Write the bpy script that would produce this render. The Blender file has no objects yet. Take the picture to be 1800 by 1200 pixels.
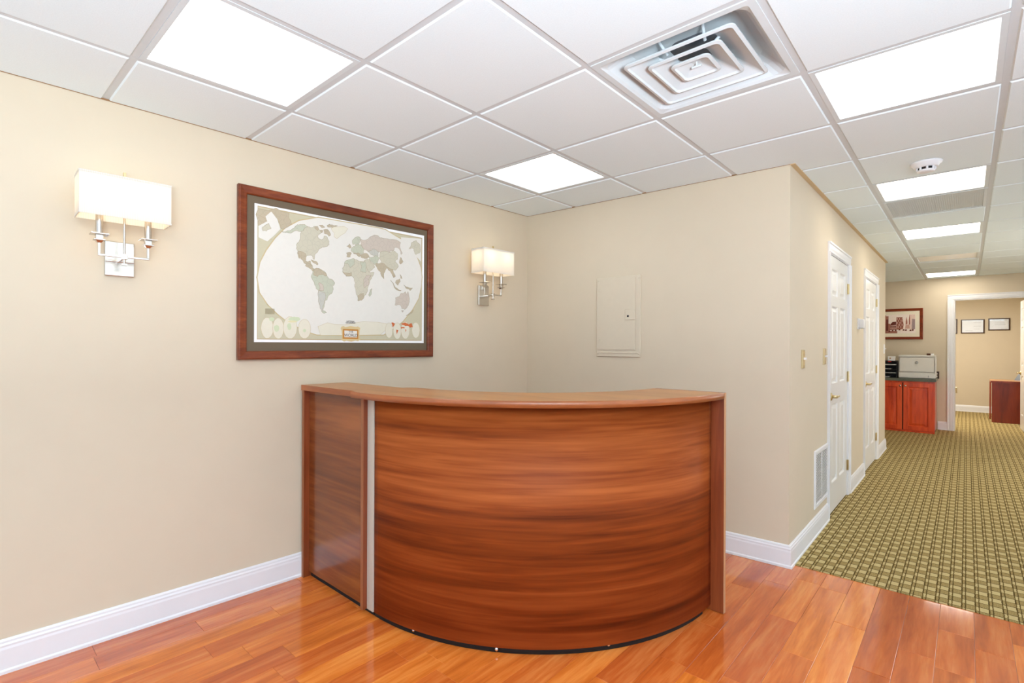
import bpy, bmesh, math, random
from mathutils import Matrix, Vector

random.seed(7)
sc = bpy.context.scene
col = sc.collection
PI = math.pi
H = 2.4016            # ceiling height

# ------------------------------------------------------------------ camera, world, exposure
cam_d = bpy.data.cameras.new('camera')
cam = bpy.data.objects.new('camera', cam_d)
col.objects.link(cam)
cam_d.sensor_width = 36.0
cam_d.lens = 895.8786 / 1800 * 36
cam_d.shift_x = (900 - 881.9042) / 1800
cam_d.shift_y = (605.9422 - 600) / 1800
cam_d.clip_start = 0.02
cam.matrix_world = (Matrix.Translation((2.3226, -0.4781, 1.316)) @ Matrix.Rotation(0.7399, 4, 'Z')
                    @ Matrix.Rotation(PI / 2, 4, 'X') @ Matrix.Rotation(0.0041, 4, 'Z'))
sc.camera = cam

WORLD = 1.15
LENS = 2.7
LENS_HALL = 6.0
LENS_FAR = 7.0
FILL = 345.0
FILL2 = 80.0
world = bpy.data.worlds.new('world')
sc.world = world
world.use_nodes = True
bg = world.node_tree.nodes['Background']
bg.inputs[0].default_value = (0.86, 0.96, 1.10, 1)
bg.inputs[1].default_value = WORLD
# added unseen fill light, bounced off the ceiling behind the frame
fl_d = bpy.data.lights.new('bounce_fill', 'AREA')
fl_d.shape = 'SQUARE'
fl_d.size = 0.9
fl_d.energy = FILL
fl_d.color = (0.83, 0.96, 1.08)
fl = bpy.data.objects.new('bounce_fill', fl_d)
col.objects.link(fl)
fl.location = (3.55, -1.05, 1.12)
fl.rotation_euler = (PI, 0, 0)
fl2_d = fl_d.copy()  # second added fill light for the hallway, bounced off the unseen right wall
fl2_d.energy = FILL2
fl2_d.color = (0.84, 0.95, 1.2)
fl2 = bpy.data.objects.new('bounce_fill_hallway', fl2_d)
col.objects.link(fl2)
fl2.location = (3.4, 7.0, 1.3)
fl2.rotation_euler = (0, -PI / 2, 0)
sc.view_settings.view_transform = 'Standard'
sc.view_settings.look = 'None'
sc.view_settings.gamma = 1.0
sc.view_settings.exposure = 0.13
sc.view_settings.use_curve_mapping = False
sc.cycles.use_denoising = True
sc.cycles.max_bounces = 10
sc.cycles.diffuse_bounces = 6
sc.cycles.glossy_bounces = 4
sc.cycles.transparent_max_bounces = 8
sc.cycles.sample_clamp_indirect = 8.0


# ------------------------------------------------------------------ helpers
def lin(c):
    return tuple(((v / 255) / 12.92 if v / 255 <= 0.04045 else ((v / 255 + 0.055) / 1.055) ** 2.4) for v in c)


def rgba(c):
    return lin(c) + (1.0,)


def new_mat(name):
    m = bpy.data.materials.new(name)
    m.use_nodes = True
    nt = m.node_tree
    return m, nt, nt.nodes['Principled BSDF']


def setin(node, key, val):
    if key in node.inputs:
        node.inputs[key].default_value = val


def paint(name, c, rough=0.55, metal=0.0, noise=0.03, scale=30.0, coat=0.0, bump=0.0, spec=0.5):
    """Plain coloured surface with a slight mottling."""
    m, nt, b = new_mat(name)
    tc = nt.nodes.new('ShaderNodeTexCoord')
    n = nt.nodes.new('ShaderNodeTexNoise')
    n.inputs['Scale'].default_value = scale
    n.inputs['Detail'].default_value = 3
    nt.links.new(tc.outputs['Object'], n.inputs['Vector'])
    r = nt.nodes.new('ShaderNodeValToRGB')
    l = lin(c)
    r.color_ramp.elements[0].position = 0.3
    r.color_ramp.elements[1].position = 0.7
    r.color_ramp.elements[0].color = tuple(max(0, v * (1 - noise)) for v in l) + (1,)
    r.color_ramp.elements[1].color = tuple(min(1, v * (1 + noise)) for v in l) + (1,)
    nt.links.new(n.outputs['Fac'], r.inputs['Fac'])
    nt.links.new(r.outputs['Color'], b.inputs['Base Color'])
    b.inputs['Roughness'].default_value = rough
    b.inputs['Metallic'].default_value = metal
    setin(b, 'Coat Weight', coat)
    setin(b, 'Specular IOR Level', spec)
    if bump:
        bp = nt.nodes.new('ShaderNodeBump')
        bp.inputs['Strength'].default_value = bump
        bp.inputs['Distance'].default_value = 0.002
        nt.links.new(n.outputs['Fac'], bp.inputs['Height'])
        nt.links.new(bp.outputs['Normal'], b.inputs['Normal'])
    return m


def wood(name, dark, mid, light, scale, rough=0.3, coat=0.3, vary=0.0, world_pos=False, spec=0.5):
    """Streaked wood; the grain runs along the axis with the smallest scale."""
    m, nt, b = new_mat(name)
    L = nt.links.new
    mp = nt.nodes.new('ShaderNodeMapping')
    mp.inputs['Scale'].default_value = scale
    oi = nt.nodes.new('ShaderNodeObjectInfo')
    if world_pos:
        g = nt.nodes.new('ShaderNodeNewGeometry')
        L(g.outputs['Position'], mp.inputs['Vector'])
    else:
        tc = nt.nodes.new('ShaderNodeTexCoord')
        L(tc.outputs['Object'], mp.inputs['Vector'])
    off = nt.nodes.new('ShaderNodeMath')
    off.operation = 'MULTIPLY'
    off.inputs[1].default_value = 57.0
    L(oi.outputs['Random'], off.inputs[0])
    add = nt.nodes.new('ShaderNodeVectorMath')
    add.operation = 'ADD'
    L(mp.outputs['Vector'], add.inputs[0])
    L(off.outputs[0], add.inputs[1])
    n1 = nt.nodes.new('ShaderNodeTexNoise')
    n1.inputs['Scale'].default_value = 1.0
    n1.inputs['Detail'].default_value = 5
    n1.inputs['Roughness'].default_value = 0.6
    n1.inputs['Distortion'].default_value = 0.4
    L(add.outputs[0], n1.inputs['Vector'])
    n2 = nt.nodes.new('ShaderNodeTexNoise')
    n2.inputs['Scale'].default_value = 5.0
    n2.inputs['Detail'].default_value = 4
    n2.inputs['Distortion'].default_value = 0.6
    L(add.outputs[0], n2.inputs['Vector'])
    mx = nt.nodes.new('ShaderNodeMath')
    mx.operation = 'MULTIPLY_ADD'
    mx.inputs[1].default_value = 0.3
    L(n2.outputs['Fac'], mx.inputs[0])
    ml = nt.nodes.new('ShaderNodeMath')
    ml.operation = 'MULTIPLY'
    ml.inputs[1].default_value = 0.7
    L(n1.outputs['Fac'], ml.inputs[0])
    L(ml.outputs[0], mx.inputs[2])
    r = nt.nodes.new('ShaderNodeValToRGB')
    e = r.color_ramp.elements
    e[0].position, e[0].color = 0.33, rgba(dark)
    e[1].position, e[1].color = 0.66, rgba(light)
    k = e.new(0.5)
    k.color = rgba(mid)
    L(mx.outputs[0], r.inputs['Fac'])
    out = r.outputs['Color']
    if vary:
        hs = nt.nodes.new('ShaderNodeHueSaturation')
        mr = nt.nodes.new('ShaderNodeMapRange')
        mr.inputs['To Min'].default_value = 1 - vary
        mr.inputs['To Max'].default_value = 1 + vary
        L(oi.outputs['Random'], mr.inputs['Value'])
        L(mr.outputs['Result'], hs.inputs['Value'])
        m2 = nt.nodes.new('ShaderNodeMath')
        m2.operation = 'MULTIPLY_ADD'
        m2.inputs[1].default_value = 0.012
        m2.inputs[2].default_value = 0.496
        L(oi.outputs['Random'], m2.inputs[0])
        L(m2.outputs[0], hs.inputs['Hue'])
        L(out, hs.inputs['Color'])
        out = hs.outputs['Color']
    L(out, b.inputs['Base Color'])
    b.inputs['Roughness'].default_value = rough
    setin(b, 'Coat Weight', coat)
    setin(b, 'Coat Roughness', 0.04)
    setin(b, 'Specular IOR Level', spec)
    return m


def emit(name, c, s):
    m, nt, b = new_mat(name)
    b.inputs['Base Color'].default_value = rgba(c)
    b.inputs['Emission Color'].default_value = rgba(c)
    b.inputs['Emission Strength'].default_value = s
    b.inputs['Roughness'].default_value = 0.6
    return m


class MB:
    """Collects shapes and links them as ONE mesh object."""

    def __init__(self):
        self.v, self.f, self.m, self.s = [], [], [], []

    def face(self, pts, m=0, smooth=False):
        i = len(self.v)
        self.v += [tuple(p) for p in pts]
        self.f.append(list(range(i, i + len(pts))))
        self.m.append(m)
        self.s.append(smooth)

    def mesh(self, verts, faces, m=0, smooth=False):
        i = len(self.v)
        self.v += [tuple(p) for p in verts]
        for f in faces:
            self.f.append([i + k for k in f])
            self.m.append(m)
            self.s.append(smooth)

    def box(self, x0, x1, y0, y1, z0, z1, m=0):
        v = [(x, y, z) for z in (z0, z1) for y in (y0, y1) for x in (x0, x1)]
        self.mesh(v, [(0, 2, 3, 1), (4, 5, 7, 6), (0, 1, 5, 4), (2, 6, 7, 3), (0, 4, 6, 2), (1, 3, 7, 5)], m)
        return self

    def prism(self, poly, z0, z1, m=0, top=None):
        """poly counter-clockwise; top = other outline for the upper end."""
        n = len(poly)
        t = top or poly
        v = [(p[0], p[1], z0) for p in poly] + [(p[0], p[1], z1) for p in t]
        f = [tuple(range(n - 1, -1, -1)), tuple(range(n, 2 * n))]
        f += [(i, (i + 1) % n, n + (i + 1) % n, n + i) for i in range(n)]
        self.mesh(v, f, m)
        return self

    def loft(self, rings, m=0, closed=True, cap0=False, cap1=False, smooth=False):
        n = len(rings[0])
        v = [p for r in rings for p in r]
        f = []
        for k in range(len(rings) - 1):
            for i in range(n if closed else n - 1):
                j = (i + 1) % n
                f.append((k * n + i, k * n + j, (k + 1) * n + j, (k + 1) * n + i))
        if cap0:
            f.append(tuple(range(n - 1, -1, -1)))
        if cap1:
            o = (len(rings) - 1) * n
            f.append(tuple(range(o, o + n)))
        self.mesh(v, f, m, smooth)
        return self

    def tube(self, p0, p1, r, n=12, m=0, r1=None, smooth=True):
        p0, p1 = Vector(p0), Vector(p1)
        d = (p1 - p0).normalized()
        a = d.orthogonal().normalized()
        b = d.cross(a)
        r1 = r if r1 is None else r1
        ring = lambda p, q: [p + (a * math.cos(2 * PI * i / n) + b * math.sin(2 * PI * i / n)) * q for i in range(n)]
        self.loft([ring(p0, r), ring(p1, r1)], m, True, False, False, smooth)
        self.face(list(reversed(ring(p0, r))), m)
        self.face(ring(p1, r1), m)
        return self

    def lathe(self, prof, c=(0, 0, 0), axis='Z', n=24, m=0, smooth=True):
        """prof = (radius, along) pairs."""
        rings = []
        for r, h in prof:
            ring = []
            for i in range(n):
                a = 2 * PI * i / n
                x, y = r * math.cos(a), r * math.sin(a)
                p = (x, y, h) if axis == 'Z' else ((x, -h, y) if axis == 'Y' else (h, x, y))
                ring.append((p[0] + c[0], p[1] + c[1], p[2] + c[2]))
            rings.append(ring)
        self.loft(rings, m, True, prof[0][0] > 1e-6, prof[-1][0] > 1e-6, smooth)
        return self

    def rect_rings(self, x0, x1, z0, z1, prof, m=0, cap=False, back=False):
        """Rings of an upright rectangle facing -y; prof = (inset, y) pairs."""
        rings = [[(x0 + d, y, z0 + d), (x1 - d, y, z0 + d), (x1 - d, y, z1 - d), (x0 + d, y, z1 - d)] for d, y in prof]
        self.loft(rings, m, True, back, cap)
        return self

    def build(self, name, mats, parent=None, bevel=0.0, seg=1, loc=None, flip=True):
        me = bpy.data.meshes.new(name)
        me.from_pydata(self.v, [], self.f)
        for mm in (mats if isinstance(mats, (list, tuple)) else [mats]):
            me.materials.append(mm)
        for p, mi, s in zip(me.polygons, self.m, self.s):
            p.material_index = mi
            p.use_smooth = s
        bm = bmesh.new()
        bm.from_mesh(me)
        if flip:
            bmesh.ops.recalc_face_normals(bm, faces=bm.faces)
        if bevel:
            es = [e for e in bm.edges if len(e.link_faces) == 2 and e.calc_face_angle(0) > 0.6]
            bmesh.ops.bevel(bm, geom=es, offset=bevel, segments=seg, affect='EDGES', clamp_overlap=True)
        bm.to_mesh(me)
        bm.free()
        o = bpy.data.objects.new(name, me)
        col.objects.link(o)
        if parent is not None:
            o.parent = parent
        if loc:
            o.location = loc
        return o


def thing(name, label, cat, loc=(0, 0, 0), rotz=0.0, group=None):
    o = bpy.data.objects.new(name, None)
    o.empty_display_size = 0.05
    col.objects.link(o)
    o.location = loc
    o.rotation_euler = (0, 0, rotz)
    return tag(o, label, cat, group)


def tag(o, label, cat, group=None):
    o['label'] = label
    o['category'] = cat
    if group:
        o['group'] = group
    return o


def structure(o, label=None):
    o['kind'] = 'structure'
    if label:
        o['label'] = label
    return o


def struct_root(name, loc=(0, 0, 0), rotz=0.0):
    o = bpy.data.objects.new(name, None)
    o.empty_display_size = 0.05
    col.objects.link(o)
    o.location = loc
    o.rotation_euler = (0, 0, rotz)
    o['kind'] = 'structure'
    return o


def copy_tree(o, parent=None):
    """The thing, its parts and their sub-parts; mesh data is shared."""
    c = o.copy()
    col.objects.link(c)
    c.parent = parent
    for ch in list(o.children):
        copy_tree(ch, c)
    return c


def offset_poly(poly, d):
    """Inset a counter-clockwise polygon by d."""
    n = len(poly)
    out = []
    for i in range(n):
        p0, p1, p2 = Vector(poly[i - 1]), Vector(poly[i]), Vector(poly[(i + 1) % n])
        e1, e2 = (p1 - p0).normalized(), (p2 - p1).normalized()
        n1, n2 = Vector((-e1.y, e1.x)), Vector((-e2.y, e2.x))
        k = 1 + n1.dot(n2)
        out.append(tuple(p1 + (n1 + n2) * (d / k)))
    return out


def sweep(path, prof, mb, m=0):
    """Profile (out, z) along a 2-D path; 'out' is to the right of the travel direction; mitred corners."""
    pts = [Vector(p) for p in path]
    rings = []
    for i, p in enumerate(pts):
        a = (p - pts[i - 1]).normalized() if i else None
        b = (pts[i + 1] - p).normalized() if i + 1 < len(pts) else None
        na = Vector((a.y, -a.x)) if a else None
        nb = Vector((b.y, -b.x)) if b else None
        if na and nb:
            nn = (na + nb) / (1 + na.dot(nb))
        else:
            nn = na or nb
        rings.append([(p.x + nn.x * o, p.y + nn.y * o, z) for o, z in prof])
    mb.loft(rings, m, True, True, True)


# ------------------------------------------------------------------ materials
M = {}
M['wall'] = paint('wall_paint', (214, 200, 176), 0.6, noise=0.01, scale=6, bump=0.0, spec=0.3)
M['white'] = paint('white_trim_paint', (236, 236, 238), 0.35, noise=0.01, scale=10)
M['door'] = paint('white_door_paint', (234, 233, 230), 0.28, noise=0.01, scale=10)
M['tile'] = paint('ceiling_tile', (232, 243, 246), 0.85, noise=0.025, scale=220, bump=0.15)
M['tee'] = paint('ceiling_grid_white', (208, 213, 215), 0.45, noise=0.01)
M['angle'] = paint('tan_wall_angle', (206, 180, 138), 0.5, noise=0.02)
M['lens'] = emit('light_lens', (250, 253, 255), LENS)
M['fixture'] = paint('fixture_white', (216, 223, 225), 0.4, noise=0.01)
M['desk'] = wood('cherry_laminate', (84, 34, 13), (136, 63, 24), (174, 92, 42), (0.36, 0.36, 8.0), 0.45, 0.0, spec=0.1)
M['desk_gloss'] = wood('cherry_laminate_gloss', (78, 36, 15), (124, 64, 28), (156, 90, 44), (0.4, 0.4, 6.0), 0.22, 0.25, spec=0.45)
M['desk_top'] = wood('cherry_top_sheen', (166, 106, 52), (182, 122, 62), (194, 134, 72), (1.2, 9.0, 1.2), 0.3, 0.1, spec=0.3)  # sheen on the counter put into a lighter base colour
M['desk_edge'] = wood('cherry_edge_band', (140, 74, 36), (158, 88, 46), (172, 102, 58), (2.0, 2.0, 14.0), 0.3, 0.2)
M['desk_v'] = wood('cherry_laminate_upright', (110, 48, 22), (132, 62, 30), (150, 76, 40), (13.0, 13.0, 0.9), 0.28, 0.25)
M['desk_pale'] = paint('pale_edge_strip', (190, 140, 98), 0.4)
M['desk_band'] = paint('brown_edge_strip', (148, 90, 54), 0.4)
M['alu'] = paint('brushed_aluminium', (198, 190, 176), 0.45, metal=0.15, noise=0.02, scale=60)
M['black'] = paint('black_plastic', (22, 21, 21), 0.4, noise=0.05)
M['dark'] = paint('dark_void', (16, 14, 13), 0.8, noise=0.1)
M['plank'] = wood('cherry_floor_plank', (174, 80, 30), (206, 104, 42), (226, 134, 66), (13.0, 1.1, 13.0), 0.11, 0.6, vary=0.17, world_pos=True, spec=0.3)
M['joint'] = paint('floor_joint', (120, 60, 34), 0.6)
M['frame'] = wood('mahogany_frame', (96, 34, 12), (128, 50, 20), (150, 68, 32), (2.0, 14.0, 14.0), 0.3, 0.3)
M['mat'] = paint('olive_brown_mount', (106, 91, 70), 0.7, noise=0.03, scale=200)
M['glass'] = None
M['nickel'] = paint('brushed_nickel', (204, 197, 188), 0.24, metal=1.0, noise=0.03, scale=80)
M['brass'] = paint('polished_brass', (212, 192, 146), 0.28, metal=1.0, noise=0.03, scale=60)
M['chrome'] = paint('chrome', (220, 220, 222), 0.15, metal=1.0, noise=0.01)
M['cabinet'] = wood('red_cherry_cabinet', (180, 50, 18), (222, 78, 32), (238, 98, 46), (9.0, 9.0, 1.0), 0.3, 0.3)
M['stone'] = paint('green_grey_counter', (98, 100, 84), 0.35, noise=0.25, scale=160)
M['printer'] = paint('warm_white_plastic', (232, 229, 222), 0.4, noise=0.01)
M['paper'] = paint('white_paper', (248, 248, 247), 0.8, noise=0.01)
M['grey'] = paint('mid_grey_plastic', (150, 150, 148), 0.5, noise=0.03)
M['brown_box'] = paint('brown_card', (92, 56, 34), 0.7, noise=0.1)
M['red'] = paint('red_tab', (180, 36, 24), 0.5)
M['duct'] = paint('galvanised_duct', (120, 124, 130), 0.4, metal=0.8, noise=0.15, scale=20)
M['darkwood'] = paint('dark_walnut_moulding', (62, 38, 24), 0.35, noise=0.1)
M['desk_red'] = wood('red_mahogany', (112, 36, 14), (138, 48, 20), (156, 62, 28), (9.0, 9.0, 1.0), 0.3, 0.25)
M['desk_red_top'] = wood('tan_desk_top', (170, 110, 60), (190, 130, 76), (204, 146, 92), (1.0, 9.0, 9.0), 0.3, 0.2)


def glass_mat():
    m = bpy.data.materials.new('picture_glass')
    m.use_nodes = True
    nt = m.node_tree
    nt.nodes.clear()
    out = nt.nodes.new('ShaderNodeOutputMaterial')
    mix = nt.nodes.new('ShaderNodeMixShader')
    tr = nt.nodes.new('ShaderNodeBsdfTransparent')
    gl = nt.nodes.new('ShaderNodeBsdfGlossy')
    gl.inputs['Roughness'].default_value = 0.02
    fr = nt.nodes.new('ShaderNodeFresnel')
    fr.inputs['IOR'].default_value = 1.45
    nt.links.new(fr.outputs[0], mix.inputs[0])
    nt.links.new(tr.outputs[0], mix.inputs[1])
    nt.links.new(gl.outputs[0], mix.inputs[2])
    nt.links.new(mix.outputs[0], out.inputs[0])
    return m


M['glass'] = glass_mat()


def shade_mat():
    """White pleated fabric that lets the bulbs' light through."""
    m = bpy.data.materials.new('white_shade_fabric')
    m.use_nodes = True
    nt = m.node_tree
    nt.nodes.clear()
    L = nt.links.new
    out = nt.nodes.new('ShaderNodeOutputMaterial')
    mix = nt.nodes.new('ShaderNodeMixShader')
    mix.inputs[0].default_value = 0.45
    df = nt.nodes.new('ShaderNodeBsdfDiffuse')
    tl = nt.nodes.new('ShaderNodeBsdfTranslucent')
    tc = nt.nodes.new('ShaderNodeTexCoord')
    w = nt.nodes.new('ShaderNodeTexWave')
    w.bands_direction = 'X'
    w.inputs['Scale'].default_value = 55
    w.inputs['Distortion'].default_value = 0.4
    r = nt.nodes.new('ShaderNodeValToRGB')
    r.color_ramp.elements[0].color = rgba((238, 234, 226))
    r.color_ramp.elements[1].color = rgba((250, 248, 243))
    L(tc.outputs['Object'], w.inputs['Vector'])
    L(w.outputs['Fac'], r.inputs['Fac'])
    L(r.outputs['Color'], df.inputs[0])
    L(r.outputs['Color'], tl.inputs[0])
    L(df.outputs[0], mix.inputs[1])
    L(tl.outputs[0], mix.inputs[2])
    L(mix.outputs[0], out.inputs[0])
    return m


M['shade'] = shade_mat()
M['bulb'] = emit('warm_bulb', (255, 214, 150), 4.0)


def carpet_mat():
    m, nt, b = new_mat('woven_carpet')
    L = nt.links.new

    def mth(op, a, bb=None, c=None):
        n = nt.nodes.new('ShaderNodeMath')
        n.operation = op
        for i, v in enumerate((a, bb, c)):
            if v is None:
                continue
            if isinstance(v, (int, float)):
                n.inputs[i].default_value = v
            else:
                L(v, n.inputs[i])
        return n.outputs[0]

    g = nt.nodes.new('ShaderNodeNewGeometry')
    wob = nt.nodes.new('ShaderNodeTexNoise')
    wob.inputs['Scale'].default_value = 60
    wob.inputs['Detail'].default_value = 2
    L(g.outputs['Position'], wob.inputs['Vector'])
    s = nt.nodes.new('ShaderNodeSeparateXYZ')
    L(g.outputs['Position'], s.inputs[0])
    wv = mth('MULTIPLY', mth('SUBTRACT', wob.outputs['Fac'], 0.5), 0.006)
    u = mth('DIVIDE', mth('ADD', s.outputs['X'], wv), 0.0512)
    v = mth('DIVIDE', mth('ADD', s.outputs['Y'], wv), 0.0575)
    fu, fv = mth('FRACT', u), mth('FRACT', v)
    par = mth('MODULO', mth('ADD', mth('FLOOR', u), mth('FLOOR', v)), 2.0)   # 0 light block, 1 ribbed block
    # dark lines: both sides of the narrow column, and between the rows
    l1 = mth('LESS_THAN', fu, 0.11)
    l2 = mth('LESS_THAN', mth('ABSOLUTE', mth('SUBTRACT', fu, 0.33)), 0.045)
    l3 = mth('LESS_THAN', fv, 0.11)
    line = mth('MAXIMUM', mth('MAXIMUM', l1, l2), l3)
    rib = mth('MULTIPLY', mth('GREATER_THAN', mth('FRACT', mth('MULTIPLY', u, 10.0)), 0.5), par)
    fn = nt.nodes.new('ShaderNodeTexNoise')
    fn.inputs['Scale'].default_value = 420
    L(g.outputs['Position'], fn.inputs['Vector'])
    f = mth('SUBTRACT', 1.0, mth('MULTIPLY', par, 0.40))
    f = mth('ADD', f, mth('MULTIPLY', rib, 0.16))
    f = mth('SUBTRACT', f, mth('MULTIPLY', line, 0.72))
    f = mth('ADD', f, mth('MULTIPLY', mth('SUBTRACT', fn.outputs['Fac'], 0.5), 0.35))
    r = nt.nodes.new('ShaderNodeValToRGB')
    e = r.color_ramp.elements
    e[0].position, e[0].color = 0.15, rgba((84, 66, 30))
    e[1].position, e[1].color = 1.0, rgba((196, 175, 124))
    k = e.new(0.58)
    k.color = rgba((142, 118, 66))
    L(f, r.inputs['Fac'])
    L(r.outputs['Color'], b.inputs['Base Color'])
    b.inputs['Roughness'].default_value = 0.95
    setin(b, 'Specular IOR Level', 0.1)
    bp = nt.nodes.new('ShaderNodeBump')
    bp.inputs['Strength'].default_value = 0.4
    bp.inputs['Distance'].default_value = 0.003
    L(f, bp.inputs['Height'])
    L(bp.outputs['Normal'], b.inputs['Normal'])
    return m


M['carpet'] = carpet_mat()


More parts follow.
